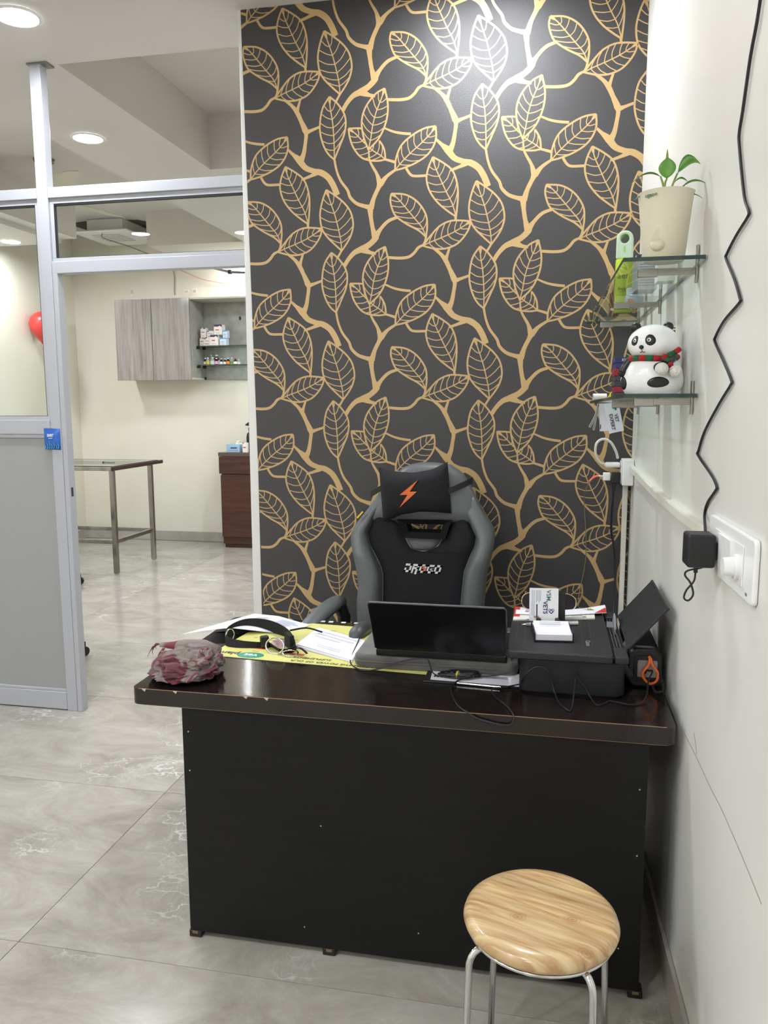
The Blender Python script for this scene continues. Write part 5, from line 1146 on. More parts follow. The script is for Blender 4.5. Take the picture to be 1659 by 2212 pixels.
b.add(vs, [(4*i+j, 4*i+(j+1) % 4, 4*((i+1) % n)+(j+1) % 4, 4*((i+1) % n)+j) for i in range(n) for j in range(4)]); b.build('webbing_band', M_WEB, t, smooth=True)
MB(O).box(-.80,-.745,2.27,2.285,ZD1+.002,ZD1+.048, rot=Rz(-.9)).build('buckle', M_WEB, t, bevel=.004)
MB(O).box(-.862,-.836,2.255,2.275,ZD1+.004,ZD1+.040, rot=Rz(.6)).build('side_release_clip', M_BLACKPL, t, bevel=.004)
b = MB(O); c_ = Vector((-.800,2.222,ZD1+.024)); b.tube([c_+Vector((.030*cos(2*pi*i/28), .010*sin(2*pi*i/28)-.004*cos(2*pi*i/28), .022*sin(2*pi*i/28))) for i in range(28)], .0026, 8, closed=True); b.build('chrome_ring', M_CHROME, t, smooth='all')
b = MB(O); c_ = Vector((-.745,2.205,ZD1+.010)); b.tube([c_+Vector((.024*cos(2*pi*i/24), .014*sin(2*pi*i/24), .005*sin(2*pi*i/24))) for i in range(24)], .0024, 8, closed=True); b.build('chrome_ring', M_CHROME, t, smooth='all')
b = MB(O); c_ = Vector((-.982,2.30,ZD1+.025)); b.tube([c_+Vector((.006*cos(a)+.004, .018*cos(a), .020*sin(a))) for a in [2*pi*i/20 for i in range(20)]], .0022, 8, closed=True); b.build('slider', M_CHROME, t, smooth='all')
b = MB(O); b.grid(9,3, lambda u,v: (-.745+.055*u, 2.235-.03*u-.018*v, ZD1+.010+.012*sin(3*u)+.004*v), (0,0,.0022)); b.build('loose_end', M_WEB, t, smooth=True)
b = MB(O); b.tube([(-.80,2.37,ZD1+.03),(-.76,2.42,ZD1+.026),(-.71,2.43,ZD1+.012)], .003, 6, smooth=5); b.build('cord', M_WEB, t, smooth=True)

# crumpled checked cloth
def plaid():
    mt = bpy.data.materials.new('checked_cloth'); mt.use_nodes = True; nt = mt.node_tree; N = nt.nodes.new; L = nt.links.new
    b = nt.nodes['Principled BSDF']; b.inputs['Roughness'].default_value = .9; b.inputs['Sheen Weight'].default_value = .2
    uv = N('ShaderNodeUVMap'); ns = N('ShaderNodeTexNoise'); ns.inputs['Scale'].default_value = 3; L(uv.outputs[0], ns.inputs['Vector'])
    ad = N('ShaderNodeVectorMath'); ad.operation = 'MULTIPLY_ADD'; ad.inputs[1].default_value = (.25,.25,0); L(ns.outputs['Color'], ad.inputs[0]); L(uv.outputs[0], ad.inputs[2])
    sp = N('ShaderNodeSeparateXYZ'); L(ad.outputs[0], sp.inputs[0])
    def band(ax, f, lo, hi):
        m1 = N('ShaderNodeMath'); m1.operation = 'MULTIPLY'; m1.inputs[1].default_value = f; L(sp.outputs[ax], m1.inputs[0])
        m2 = N('ShaderNodeMath'); m2.operation = 'FRACT'; L(m1.outputs[0], m2.inputs[0])
        mr = N('ShaderNodeMapRange'); mr.inputs['From Min'].default_value = lo; mr.inputs['From Max'].default_value = hi; L(m2.outputs[0], mr.inputs['Value']); return mr.outputs[0]
    def mix(f, A, B):
        m_ = N('ShaderNodeMix'); m_.data_type = 'RGBA'; L(f, m_.inputs['Factor'])
        if isinstance(A, tuple): m_.inputs['A'].default_value = (*lin(A),1)
        else: L(A, m_.inputs['A'])
        m_.inputs['B'].default_value = (*lin(B),1); return m_.outputs['Result']
    c = mix(band(0,5,.42,.5), (94,46,56), (128,116,111)); c = mix(band(1,4,.62,.7), c, (88,80,78)); c2 = mix(band(0,9,.88,.92), c, (112,40,56))
    L(c2, b.inputs['Base Color'])
    n = N('ShaderNodeTexNoise'); n.inputs['Scale'].default_value = 160; bp = N('ShaderNodeBump'); bp.inputs['Strength'].default_value = .5; bp.inputs['Distance'].default_value = .002; L(uv.outputs[0], n.inputs['Vector']); L(n.outputs[0], bp.inputs['Height']); L(bp.outputs[0], b.inputs['Normal'])
    return mt
M_PLAID = plaid()
def set_uv(o, fn):
    uvl = o.data.uv_layers.new(name='UVMap')
    for lp in o.data.loops: uvl.data[lp.index].uv = fn(o.data.vertices[lp.vertex_index].co)
ct = thing('checked_cloth', 'crumpled maroon and grey checked cloth on the front left of the desk', 'cloth', (-.972,2.0,ZD1)); O = ct.location
NR, NT = 60, 120; vs = []; cen = Vector((-.966,1.984,ZD1))
def ridg(p, f): return 1-abs(noise.noise(p*f))*2.2
for k in range(NR+1):
    th = (pi*.5+.35)*k/NR                     # from the top down past the equator, so the heap tucks in at its foot
    for i in range(NT):
        ph = 2*pi*i/NT; d = Vector((sin(th)*cos(ph), sin(th)*sin(ph), cos(th)))
        q = d*1.0 + Vector((noise.noise(d*1.7+Vector((3,1,7))), noise.noise(d*1.7+Vector((9,4,2))), noise.noise(d*1.7+Vector((5,8,1)))))*.55
        a = ridg(q, 1.5)*.17 + ridg(q+Vector((4,4,4)), 2.9)*.13 + ridg(q+Vector((7,1,3)), 5.5)*.05
        r = .86 + a + .10*cos(ph-2.6)
        p = Vector((d.x*.090*r*1.05, d.y*.098*r, .028+d.z*.044*r*(1+.15*noise.noise(d*2.2))))
        p.z = max(.0006, p.z); vs.append(cen+p)
b = MB(O); b.add(vs, [(k*NT+i, (k+1)*NT+i, (k+1)*NT+(i+1) % NT, k*NT+(i+1) % NT) for k in range(NR) for i in range(NT)])
co = b.build('cloth_heap', M_PLAID, ct, smooth='all', merge=False)
set_uv(co, lambda c: (c.x*2.4+.22*noise.noise(Vector(c)*14)+.6, c.y*2.2-c.z*2.4+.22*noise.noise(Vector(c)*14+Vector((5,5,5)))))
b = MB(O)   # rolled end sticking out over the desk edge
b.tube([(-.93,2.09,ZD1+.040),(-.98,2.105,ZD1+.048),(-1.04,2.112,ZD1+.046),(-1.09,2.112,ZD1+.042),(-1.12,2.115,ZD1+.042)], [.022,.024,.022,.015,.009], 14, flat=.7)
b.v = [p+Vector((0,0,1))*.006*noise.noise(p*60) for p in b.v]; co = b.build('rolled_end', M_PLAID, ct, smooth='all'); set_uv(co, lambda c: (.02+c.x*.2, .1+c.y*.5))
b = MB(O)
for k in range(7):
    p = Vector((-1.118-.003*k, 2.113+.002*(k % 3), ZD1+.042)); b.tube([p, p+Vector((-.014-.002*(k % 4), 0, .004-.004*k)), p+Vector((-.022+.006*(k % 3),-.002*k,-.006*k))], [.0016,.0006], 5, smooth=3)
for k in range(3):
    p = Vector((-1.10-.003*k, 2.10, ZD1+.036)); b.tube([p, p+Vector((-.006,-.02,-.016)), p+Vector((.0,-.03,-.035))], [.0018,.0006], 5, smooth=3)
b.build('fringe', pm('fringe_maroon', (112,60,68), .9), ct, smooth=True)
# mouse with its cable
M_MOUSE = pm('mouse_grey', (70,72,76), .4)
t = thing('computer_mouse', 'dark grey wired mouse beside the laptop', 'mouse', (-.588,2.462,ZD1+.0016), rad(-12))
NU, NV = 22, 12; vs = []
for i in range(NU+1):
    u = i/NU; y = -.058+.116*u; wd = .031*(max(0,1-abs(2*u-1)**3.2))**.5*(1-.12*sin(pi*u)); h = .038*(max(0,1-abs(1.75*(u-.56))**2.6))**.6 if abs(1.75*(u-.56)) < 1 else 0.0
    for j in range(NV+1):
        a = pi*j/NV; vs.append(Vector((-wd*cos(a), y, .0008+max(h,.012*(1 if .02 < u < .98 else .2))*sin(a)**.6 if 0 < j < NV else .0008)))
b = MB(); b.add(vs, [(i*(NV+1)+j, i*(NV+1)+j+1, (i+1)*(NV+1)+j+1, (i+1)*(NV+1)+j) for i in range(NU) for j in range(NV)] + [tuple(i*(NV+1) for i in range(NU+1))+tuple(i*(NV+1)+NV for i in range(NU,-1,-1))])
ms = b.build('shell', M_MOUSE, t, smooth='all')
b = MB(); b.tube([(0,-.034,.024),(0,-.020,.0335),(0,-.008,.0378)], .0022, 8, smooth=4); b.build('scroll_strip', M_BLACKPL, t, smooth=True)
b = MB((-.5,2.25,ZD1)); b.tube([(-.577,2.404,ZD1+.012),(-.573,2.35,ZD1+.006),(-.562,2.24,ZD1+.0042),(-.546,2.16,ZD1+.004),(-.50,2.112,ZD1+.004),(-.45,2.118,ZD1+.010),(-.41,2.125,ZD1+.026),(-.36,2.122,ZD1+.042),(-.318,2.117,ZD1+.047),(-.307,2.10,ZD1+.040),(-.295,2.092,ZD1+.016),(-.27,2.09,ZD1+.009),(-.24,2.095,ZD1+.010)], .0019, 7, smooth=6)
tag(b.build('mouse_cable', M_CORD, smooth=True), 'thin black mouse cable looping over the grey cushion to the bundle', 'cable')

# grey cushion and laptop
M_CUSH = pm('grey_suede', (96,94,90), .95, col2=(80,78,76), nscale=20, sheen=.4)
t = thing('laptop_cushion', 'grey suede lap cushion under the laptop', 'cushion', (-.31,2.28,ZD1+.0016)); O = t.location
b = MB(O); b.prism(rr(-.535,-.066,2.135,2.46,.03), lambda a,c,d: (a,c,d), ZD1+.002, ZD1+.042); b.build('cushion_pad', M_CUSH, t, bevel=.013, seg=4)
b = MB(O); b.tube([(x,y,ZD1+.0225) for x,y in rr(-.5355,-.0655,2.1345,2.4605,.03)], .0018, 6, closed=True); b.build('piping', M_CUSH, t, smooth=True)
M_LAP = pm('laptop_black', (12,13,17), .32, bump=(300,.02)); M_LAPE = pm('laptop_edge', (112,114,118), .3, .7)
t = thing('laptop', 'black laptop seen from behind with its lid leaning towards the desk front', 'laptop', (-.28,2.25,ZD1+.042)); O = t.location
HY, HZ = 2.135, ZD1+.064; TY, TZ = 2.035, .940
hx0, hx1 = -.466, -.098
part('base', M_LAP, (hx0,hx1,HY,HY+.235,ZD1+.0432,ZD1+.062), parent=t, org=O, bevel=.003)
part('keyboard_deck', M_BLACKPL, (hx0+.03,hx1-.03,HY+.03,HY+.14,ZD1+.0621,ZD1+.0635), parent=t, org=O, bevel=.0005)
hd_ = Vector((0,TY-HY,TZ-HZ)); L_ = hd_.length; hd_.normalize(); nn = Vector((0,-hd_.z,hd_.y))   # outward normal of the lid
if nn.y > 0: nn = -nn
b = MB(O); P4 = rr(hx0,hx1,0,L_,.008,4)
b.prism(P4, lambda a,c,d: tuple(Vector((a,HY,HZ))+hd_*c+nn*d), -.0035, .0035); b.build('lid', M_LAP, t, bevel=.001, seg=1)
b = MB(O); b.tube([Vector((x,HY,HZ))+hd_*c for x,c in [(hx0-.0004,.004),(hx0-.0004,L_-.008),(hx0+.004,L_+.0004),(hx1-.004,L_+.0004),(hx1+.0004,L_-.008),(hx1+.0004,.004)]], .0028, 8); b.build('lid_edge', M_LAPE, t, smooth=True)
part('hinge', M_BLACKPL, (hx0+.04,hx1-.04,HY-.004,HY+.010,HZ-.006,HZ+.004), parent=t, org=O, bevel=.002)
b = MB(O); b.prism(rr(hx0+.012,hx1-.012,.012,L_-.008,.004,3), lambda a,c,d: tuple(Vector((a,HY,HZ))+hd_*c+nn*d), -.0041, -.0036); b.build('screen', pm('screen_off', (10,12,16), .1), t)
fr_ = frame(Vector((-.275,HY,HZ))+hd_*(L_*.62)+nn*.0037-O, (-1,0,0), -hd_); text('ASUS', .020, fr_, pm('laptop_logo', (34,35,38), .25, .6), t, 'logo_lettering', ext=.0002)

# clipboard form and clutter of cables
t, fn, O = sheet('form_sheet', 'white printed form on a dark clipboard under the cables', [(-.300,2.072),(-.045,2.062),(-.05,2.165),(-.305,2.155)], lambda u,v: .0045)
MB(O).box(-.318,-.052,2.060,2.172,ZD1,ZD1+.0042).build('clipboard', pm('clear_dark_board', (40,40,46), .2), t, bevel=.001)
text('FORM', .020, frame(Vector((-.268,2.100,ZD1+.0054))-O, (-1,0,0), (0,-1,0)), M_MATINK, t, bold=.0004); text('N', .020, frame(Vector((-.228,2.101,ZD1+.0054))-O, (-1,0,0), (0,-1,0)), M_MATINK, t, bold=.0004)
paper_lines(t, fn, O, .35,.95,.45,.9,5, M_PRINT); 
t = thing('steel_pen', 'steel ballpoint pen lying along the front of the form', 'pen', (-.17,2.055,ZD1))
MB().tube([(-.055,.004,.0045),(.062,-.006,.0045)], .0038, 10).build('barrel', M_CHROME, t, smooth=True); MB().tube([(.062,-.006,.0045),(.078,-.0075,.0045)], [.0034,.001], 10).build('tip', M_BLACKPL, t, smooth=True)
b = MB((-.22,2.11,ZD1+.0055)); c_ = Vector((-.225,2.108,ZD1+.012)); P = []
for i in range(110):
    a = i*.42; P.append(c_+Vector(((.052+.008*sin(i*.7))*cos(a), (.022+.006*sin(i*.45))*sin(a), .004*sin(i*.31)+.003*cos(a))))
b.tube(P, .0016, 5, smooth=2); cb = b.build('cable_bundle', M_CORD, smooth=True); tag(cb, 'coiled bundle of black cable tied with a yellow clip in front of the laptop', 'cable')
b = MB((-.22,2.11,ZD1+.0055)); c_ = Vector((-.228,2.096,ZD1+.014)); b.tube([c_+Vector((.002*cos(a), .012*cos(a), .009*sin(a))) for a in [2*pi*i/16 for i in range(16)]], .0028, 6, closed=True); cl = b.build('yellow_tie', pm('tie_yellow', (206,200,90), .5), cb, smooth=True)
b = MB((-.15,1.9,ZD1)); b.tube([(-.060,2.075,ZD1+.006),(-.10,2.045,ZD1+.006),(-.128,2.030,ZD1+.004),(-.122,1.99,ZD1+.003),(-.085,1.92,ZD1+.003),(-.068,1.872,ZD1+.003),(-.066,1.862,ZD1-.006),(-.074,1.861,ZD1-.020),(-.10,1.861,ZD1-.022),(-.15,1.861,ZD1-.012),(-.176,1.864,ZD1+.001),(-.20,1.89,ZD1+.003),(-.216,1.93,ZD1+.003),(-.232,1.99,ZD1+.003),(-.236,2.03,ZD1+.004),(-.222,2.065,ZD1+.010),(-.19,2.085,ZD1+.012)], .0021, 7, smooth=6)
tag(b.build('looping_cable', M_CORD, smooth=True), 'black cable looping over the front edge of the desk', 'cable')
b = MB((-.1,2.1,ZD1)); b.tube([(-.19,2.10,ZD1+.014),(-.14,2.11,ZD1+.012),(-.10,2.115,ZD1+.02),(-.075,2.12,ZD1+.03),(-.052,2.13,ZD1+.045)], .0018, 6, smooth=6); tag(b.build('charger_cable', M_CORD, smooth=True), 'short black cable running from the bundle to the printer corner', 'cable')

# ------------------------------------------------------------------ printer, standing sideways
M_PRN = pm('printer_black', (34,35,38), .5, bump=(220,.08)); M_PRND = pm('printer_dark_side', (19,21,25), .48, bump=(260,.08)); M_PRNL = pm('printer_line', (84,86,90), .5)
t = thing('printer', 'black all-in-one printer with raised paper support by the wall', 'printer', (.07,2.26,ZD1)); O = t.location
PX0, PX1, PY0, PY1, PZ = -.060, .208, 2.028, 2.46, .8365
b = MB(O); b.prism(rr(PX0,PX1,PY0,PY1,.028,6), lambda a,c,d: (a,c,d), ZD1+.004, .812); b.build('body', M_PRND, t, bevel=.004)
b = MB(O); b.prism(rr(PX0+.01,PX1-.01,PY0+.01,PY1-.01,.02,4), lambda a,c,d: (a,c,d), ZD1, ZD1+.0038); b.build('base_pad', M_BLACKPL, t)
b = MB(O); b.prism(rr(-.092,.176,2.006,2.47,.014,4), lambda a,c,d: (a,c,d), .8145, PZ); lid_ = b.build('scanner_lid', M_PRN, t, bevel=.004, seg=2)
b = MB(O); b.prism(rr(.178,.214,2.012,2.10,.008,3), lambda a,c,d: (a,c,d), .813, .833); b.build('rear_cover', M_PRN, t, bevel=.004)
b = MB(O); b.prism(rr(.178,.214,2.40,2.465,.008,3), lambda a,c,d: (a,c,d), .813, .833); b.build('rear_cover', M_PRN, t, bevel=.004)
part('feed_slot', M_BLACKPL, (.178,.214,2.101,2.399,.8125,.822), parent=t, org=O)
for k in range(3): part('feed_rib', M_PRNL, (.184+.008*k,.186+.008*k,2.11,2.39,.8222,.829), parent=t, org=O, bevel=0)
b = MB(O)
for x in (-.072,-.050,-.028,.082,.104,.128): b.box(x-.0004,x+.0004,2.09,2.43,PZ+.0001,PZ+.0005)
b.build('lid_line', M_PRNL, lid_)
text('Canon', .018, frame(Vector((.117,2.108,PZ+.0004))-O, (0,-1,0), (1,0,0)), pm('printer_logo', (170,172,176), .3, .5), t, 'logo_lettering', ext=.0003, bold=.0003)
b = MB(O); b.box(-.034,-.018,2.058,2.0595,PZ+.0001,PZ+.0006, rot=Rz(.4)); b.box(-.034,-.018,2.058,2.0595,PZ+.0001,PZ+.0006, rot=Rz(-.4)); b.box(-.056,-.051,2.055,2.063,PZ+.0001,PZ+.0006); b.build('icon', M_PRNL, lid_)
b = MB(O)   # worn front edge of the lid
for k in range(34): b.box(-.075+.0075*k,-.071+.0075*k+.002*random.random(),2.0058,2.0066,PZ-.004,PZ-.0032+.0006*random.random())
b.build('worn_edge', M_PRNL, lid_)
b = MB(O)   # control strip at the back of the lid
b.box(.10,.165,2.44,2.466,PZ+.0002,PZ+.0012); b.build('control_panel', M_BLACKPL, lid_)
for k in range(4): part('button', M_PRNL, (.108+.014*k,.116+.014*k,2.448,2.458,PZ+.0013,PZ+.0024), parent=lid_, org=O, bevel=.0005)
# paper support leaning to the wall
A4 = [Vector((.214,2.075,.836)), Vector((.212,2.385,.838)), Vector((.292,2.335,.955)), Vector((.296,2.035,.955))]
A4 = [Vector((.216,2.068,.838)), Vector((.214,2.365,.845)), Vector((.302,2.335,.963)), Vector((.306,2.045,.955))]
nn2 = (A4[1]-A4[0]).cross(A4[3]-A4[0]).normalized()
b = MB(O); q = lambda u,v: A4[0]*(1-u)*(1-v)+A4[1]*u*(1-v)+A4[2]*u*v+A4[3]*(1-u)*v
vs = [q(u,v)+nn2*d for d in (-.003,.003) for u,v in ((0,0),(1,0),(1,1),(0,1))]
b.add(vs, [(0,1,2,3),(7,6,5,4),(0,4,5,1),(1,5,6,2),(2,6,7,3),(3,7,4,0)]); sup = b.build('paper_support', M_PRN, t, bevel=.0015)
for k in range(4):
    u = .2+.2*k; b = MB(O)
    sgn = 1 if nn2.x < 0 else -1
    b.tube([q(u,.03)+nn2*.0031*sgn, q(u,.97)+nn2*.0031*sgn], .0006, 5); b.build('support_groove', M_BLACKPL, sup)
b = MB(O); b.tube([q(.0,1.0),q(1,1.0)], .0038, 8); b.build('support_top_edge', M_PRN, sup, smooth=True)
b = MB(O); b.prism([(2.25,.822),(2.32,.822),(2.325,.85),(2.30,.872),(2.27,.868),(2.245,.84)], lambda a,c,d: (d,a,c), .196, .200); gd = b.build('paper_guide', pm('guide_grey', (150,152,156), .4), t, bevel=.001)
for k in range(4): MB(O).box(.176+.001*k,.195,2.27+.014*k,2.274+.014*k,.838,.842).build('guide_tooth', pm('guide_grey', (150,152,156), .4), gd)
b = MB((.06,2.0,ZD1)); b.tube([(-.055,2.06,ZD1+.012),(-.05,2.018,ZD1+.045),(-.022,2.012,ZD1+.075),(.0,2.012,ZD1+.078),(.018,2.012,ZD1+.062),(.03,2.012,ZD1+.02),(.045,1.965,ZD1+.003),(.066,1.92,ZD1+.003),(.075,1.95,ZD1+.004),(.083,2.012,ZD1+.045),(.088,2.013,ZD1+.072),(.083,2.012,ZD1+.080),(.087,2.012,ZD1+.06),(.105,2.012,ZD1+.035),(.12,2.008,ZD1+.012),(.135,1.972,ZD1+.003),(.155,1.985,ZD1+.003),(.168,2.005,ZD1+.003),(.19,2.0,ZD1+.003),(.215,1.99,ZD1+.003),(.245,2.005,ZD1+.003),(.262,2.04,ZD1+.012),(.272,2.09,ZD1+.035),(.285,2.118,ZD1+.050)], .0021, 7, smooth=6)
tag(b.build('printer_cable', M_CORD, smooth=True), 'black cable zigzagging down the printer side and along the desk to the speaker', 'cable')

# on the printer: leaflet, sachets, pens, sunglasses, card holder
ZP = PZ+.0007
t = thing('leaflet', 'red edged leaflet lying flat under the sachets on the printer', 'leaflet', (.03,2.36,ZP)); O = t.location
b = MB(O); b.prism([(-.088,2.29),(.148,2.35),(.150,2.43),(-.088,2.44)], lambda a,c,d: (a,c,d), ZP, ZP+.004); b.build('leaflet_pages', M_CARTON, t)
b = MB(O); b.prism([(-.088,2.325),(-.070,2.327),(-.072,2.44),(-.088,2.44)], lambda a,c,d: (a,c,d), ZP+.0041, ZP+.0046); b.build('red_strip', pm('leaflet_red', (206,62,58), .4), t)
t = thing('sachet', 'white sachet with a blue roundel lying on the left of the printer lid', 'sachet', (-.03,2.36,ZP+.006)); O = t.location
b = MB(O); b.grid(12,6, lambda u,v: (-.083+.10*u, 2.345+.01*u+.050*v, ZP+.006+.005*sin(pi*v)*sin(pi*min(1,u*1.1))), (0,0,.001)); b.build('pouch', M_PAPER, t, smooth=True)
b = MB(O); b.prism([(-.028+.012*cos(a*pi/8), 2.372+.014*sin(a*pi/8)) for a in range(16)], lambda a,c,d: (a,c,d), ZP+.0118, ZP+.0125); b.build('blue_roundel', M_BLUE, t)
b = MB(O); b.prism([(-.055,2.36),(-.045,2.36),(-.043,2.385),(-.053,2.385)], lambda a,c,d: (a,c,d), ZP+.0118, ZP+.0124); b.build('pink_print', LP, t)
t = thing('sachet', 'white sachet with a green herb and red corner on the right of the printer lid', 'sachet', (.12,2.41,ZP+.006)); O = t.location
gq = lambda u,v: Vector((.045+.140*u, 2.352+.055*u+(.055+.025*u)*v, ZP+.0065+.006*sin(pi*v)*(1-.6*u)+.010*max(0,u-.6)*v))
b = MB(O); b.grid(14,7, gq, (0,0,.001)); b.build('pouch', M_PAPER, t, smooth=True)
b = MB(O); b.add([gq(*p)+Vector((0,0,.0016)) for p in ((.74,.02),(1,.02),(1,.30),(.99,.55),(.9,.35))], [(0,1,2,3,4)]); b.build('red_corner', pm('leaflet_red', (206,62,58), .4), t)
for k in range(6):
    b = MB(O); c_ = gq(.60+.03*(k % 3),.45+.08*(k//3)); a = k*1.1; leaf(b, c_+Vector((0,0,.002)), c_+Vector((.016*cos(a),.016*sin(a),.003)), .004, 0, (-sin(a),cos(a),0), 5); b.build('herb_print', pm('herb_green', (132,170,74), .5), t)
text('S', .02, frame(gq(.45,.95)+Vector((0,0,.003))-O, (-1,0,0), (0,-1,0)), M_PRINT, t)
def pen(p0, p1, label, clip):
    p0, p1 = Vector(p0), Vector(p1); d = (p1-p0); L_ = d.length; d.normalize(); t = thing('white_pen', label, 'pen', p0); 
    MB(p0).tube([p0+d*.022, p1-d*.012], .0052, 14).build('barrel', M_PVCW, t, smooth=True)
    MB(p0).tube([p0+d*.010, p0+d*.0218], [.0035,.005], 12).build('grip', pm('pen_grey', (150,152,156), .4), t, smooth=True)
    MB(p0).tube([p0, p0+d*.0098], [.0012,.003], 10).build('tip', M_CHROME, t, smooth=True)
    if clip: MB(p0).tube([p1-d*.0118, p1], .0034, 10).build('button', M_CHROME, t, smooth=True)
    up_ = Vector((0,0,.0066)); MB(p0).tube([p1-d*.045+up_, p1-d*.012+up_], .0012, 6).build('clip', M_CHROME, t, smooth=True)
pen((-.060,2.236,ZP+.0052), (.108,2.286,ZP+.0052), 'white pen nearest the card holder, crossing under it', False)
pen((-.050,2.300,ZP+.0052), (.122,2.352,ZP+.0052), 'white pen with chrome button lying against the leaflet', True)
t = thing('sunglasses', 'dark sunglasses with gold rims on the printer behind the cards', 'sunglasses', (.02,2.43,ZP+.006)); O = t.location
M_LENS = pm('dark_lens', (24,18,34), .08, spec=.8); M_GRIM = pm('gold_rim', (196,182,140), .25, .9)
for cx_ in (-.034, .062):
    oval = [(cx_+.034*cos(a), ZP+.030+.023*sin(a)-(.006 if sin(a) < 0 else 0)) for a in [2*pi*i/26 for i in range(26)]]
    b = MB(O); b.prism(oval, lambda a,c,d: (a, 2.432+d+.35*(c-ZP-.03), c), -.0006, .0006); b.build('lens', M_LENS, t)
    b = MB(O); b.tube([(a, 2.4315+.35*(c-ZP-.03), c) for a,c in oval], .0015, 6, closed=True); b.build('rim', M_GRIM, t, smooth='all')
b = MB(O); b.tube([(0,2.434,ZP+.036),(.014,2.437,ZP+.040),(.028,2.434,ZP+.036)], .0014, 6, smooth=4); b.build('bridge', M_GRIM, t, smooth=True)
for x in (-.068,.096): b = MB(O); b.tube([(x,2.437,ZP+.036),(x*1.02,2.455,ZP+.034),(x*.3+.02,2.462,ZP+.012)], .0014, 6, smooth=4); b.build('temple', M_BLACKPL, t, smooth=True)
t = thing('card_holder', 'black desk holder with a pile of loose cards and a standing card slot', 'card holder', (.02,2.2,ZP)); O = t.location
RH = Rz(rad(6)); 
def hb(*a): return MB(O).box(*a, rot=RH, piv=(.022,2.18,0))
hb(-.032,.072,2.10,2.215,ZP,ZP+.003).build('tray', M_BLACKPL, t, bevel=.0006)
for x in (-.032,.0695): hb(x,x+.0025,2.10,2.215,ZP+.003,ZP+.026).build('side', M_BLACKPL, t)
b = MB(O); b.box(-.024,.060,2.236,2.2385,ZP+.003,ZP+.105, rot=RH @ Rx(rad(-8)), piv=(.022,2.236,ZP)); b.build('back_board', M_BLACKPL, t)
for x in (-.018,.034): hb(x,x+.013,2.196,2.216,ZP+.024,ZP+.036).build('slot_lip', M_BLACKPL, t, bevel=.003)
t2 = thing('card_pile', 'thick pile of white cards lying in the black holder', 'cards', (.02,2.16,ZP+.0035)); 
b = MB(t2.location); b.box(-.0285,.0685,2.103,2.195,ZP+.0035,ZP+.0195, rot=RH, piv=(.022,2.18,0)); b.build('cards', M_PAPER, t2, bevel=.0004, seg=1)
b = MB(t2.location)
for k in range(9): b.box(-.029,.069,2.1026,2.1035,ZP+.0045+.0017*k,ZP+.0048+.0017*k, rot=RH, piv=(.022,2.18,0))
b.build('card_gap', pm('card_gap_grey', (178,178,188), .8), t2)
b = MB(t2.location); b.grid(8,6, lambda u,v: tuple(RH @ (Vector((-.028+.096*u, 2.104+.088*v, ZP+.0202+.012*(v**2)-.004*sin(pi*u)*(1-v)))-Vector((.022,2.18,0)))+Vector((.022,2.18,0))), (0,0,.0005)); b.build('top_card', M_PAPER, t2, smooth=True)
b = MB(t2.location)
for k in range(2): b.box(-.012,.045,2.165+.012*k,2.167+.012*k,ZP+.0300+.0028*k,ZP+.0306+.0028*k, rot=RH, piv=(.022,2.18,0))
b.build('handwriting', M_PRINT, t2)
t3 = thing('business_card', 'standing VSM VETS business card in the black holder', 'card', (.01,2.2,ZP+.025)); O = t3.location
cy = 2.212; RC = Rz(rad(5)) @ Rx(rad(-8))
def cb_(x, y, z): return RC @ (Vector((x,y,z))-Vector((.005,cy,ZP+.03)))+Vector((.005,cy,ZP+.03))
b = MB(O); b.box(-.040,.040,cy-.0012,cy+.0012,ZP+.026,ZP+.118, rot=RC, piv=(.005,cy,ZP+.03)); b.build('card', pm('card_white', (240,240,246), .5), t3)
ax_, ay_ = RC @ Vector((0,0,-1)), RC @ Vector((1,0,0))
text('VSM', .0165, frame(cb_(.0125,cy-.0016,ZP+.098)-O, ax_, ay_), pm('card_teal', (70,120,126), .5), t3, bold=.0003)
text('VETS', .0165, frame(cb_(.0035,cy-.0016,ZP+.064)-O, ax_, ay_), pm('card_navy', (48,54,96), .5), t3, bold=.0004)
b = MB(O); P = [cb_(.0205+.0075*(sin(a)**3), cy-.0016, ZP+.0545+.0072*(.85*cos(a)-.35*cos(2*a)-.14*cos(3*a))) for a in [2*pi*i/30 for i in range(30)]]; b.tube(P, .0008, 5, closed=True); b.tube([cb_(.0205+.004*cos(a), cy-.0016, ZP+.053+.004*sin(a)) for a in [2*pi*i/14 for i in range(14)]], .0011, 5, closed=True); b.build('heart_emblem', pm('card_navy', (48,54,96), .5), t3)
b = MB(O)
for k, x in enumerate((-.010,-.014,-.018,-.022,-.028,-.033)):
    L2 = (.030,.034,.030,.034,.075,.070)[k]; z1_ = ZP+.112
    b.add([cb_(x,cy-.0014,z1_), cb_(x+.0014,cy-.0014,z1_), cb_(x+.0014,cy-.0014,z1_-L2), cb_(x,cy-.0014,z1_-L2)], [(0,1,2,3)])
b.build('small_print', pm('card_small_ink', (150,150,166), .6), t3)
b = MB(O); b.add([cb_(-.021,cy-.0014,ZP+.073), cb_(-.0175,cy-.0014,ZP+.073), cb_(-.0175,cy-.0014,ZP+.036), cb_(-.021,cy-.0014,ZP+.036)], [(0,1,2,3)]); b.build('navy_bar', pm('card_navy', (48,54,96), .5), t3)
b = MB(O); b.add([cb_(-.027,cy-.0014,ZP+.040), cb_(-.013,cy-.0014,ZP+.040), cb_(-.013,cy-.0014,ZP+.035), cb_(-.027,cy-.0014,ZP+.034)], [(0,1,2,3)]); b.build('picture_strip', pm('card_brown', (196,140,110), .6), t3)

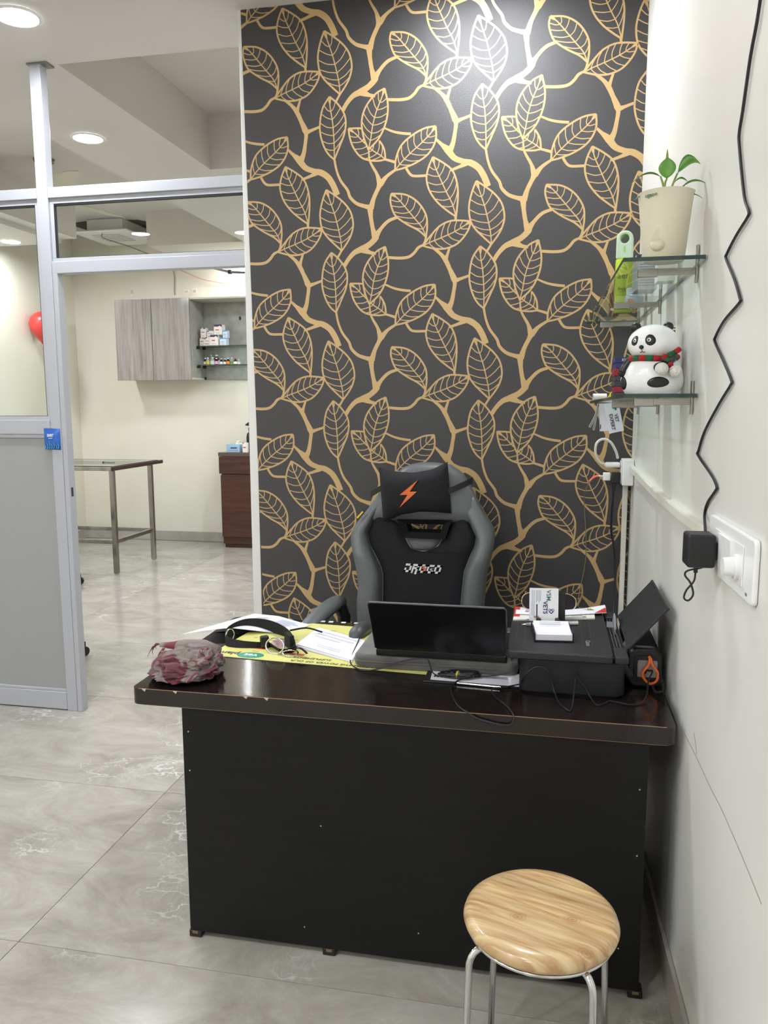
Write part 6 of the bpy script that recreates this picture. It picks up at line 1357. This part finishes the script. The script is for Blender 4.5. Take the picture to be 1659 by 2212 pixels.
# portable speaker with orange lanyard, beside the printer
M_SPK = pm('speaker_black', (26,26,28), .35); M_SPKF = pm('speaker_fabric', (34,34,36), .8, bump=(400,.4))
t = thing('portable_speaker', 'black portable speaker with an orange lanyard between printer and wall', 'speaker', (.268,2.24,ZD1)); O = t.location
X0s, X1s, Z0s, Z1s = .224, .308, ZD1+.001, .823
b = MB(O); b.prism(rr(X0s,X1s,Z0s,Z1s,.022,6), lambda a,c,d: (a,d,c), 2.16, 2.42); b.build('body', M_SPKF, t, smooth=True)
b = MB(O); b.prism(rr(X0s-.002,X1s+.002,Z0s-.0,Z1s+.002,.024,6), lambda a,c,d: (a,d,c), 2.128, 2.1595); b.build('end_cap', M_SPK, t, bevel=.007, seg=3)
b = MB(O); b.prism(rr(X0s+.014,X1s-.014,Z0s+.022,Z1s-.018,.008,4), lambda a,c,d: (a,d,c), 2.1245, 2.1278); b.build('radiator', M_SPK, t, bevel=.001)
b = MB(O); b.prism(rr(.247,.297,.748,.794,.004,3), lambda a,c,d: (a,d,c), 2.1225, 2.1243); b.build('badge', pm('speaker_badge', (150,142,142), .35, .4), t)
b = MB(O); b.box(.264,.286,2.1215,2.1223,.764,.770); b.box(.264,.270,2.1215,2.1223,.758,.770); b.build('badge_mark', M_SPK, t)
b = MB(O); b.tube([(.275,2.121,.806),(.279,2.114,.800),(.284,2.112,.785),(.296,2.112,.768),(.298,2.112,.752),(.292,2.112,.740),(.280,2.114,.734),(.268,2.112,.742),(.259,2.112,.757),(.263,2.112,.770),(.272,2.112,.782),(.276,2.114,.796),(.275,2.121,.806)], .0034, 8, smooth=6); b.build('lanyard', pm('lanyard_orange', (226,104,40), .5), t, smooth=True)
b = MB(O); b.tube([(.232,2.128,.745),(.214,2.13,.775),(.215,2.15,.815),(.232,2.19,.832),(.25,2.24,.834)], .004, 8, smooth=5, flat=2.2); b.build('carry_strap', pm('strap_grey', (66,62,72), .7), t, smooth=True)
b = MB(O); b.tube([(.30,2.12,.765),(.309,2.09,.745),(.306,2.07,.732),(.29,2.08,.725),(.285,2.11,.73)], .0034, 8, smooth=5); b.build('strap_loop', M_WEB, t, smooth=True)
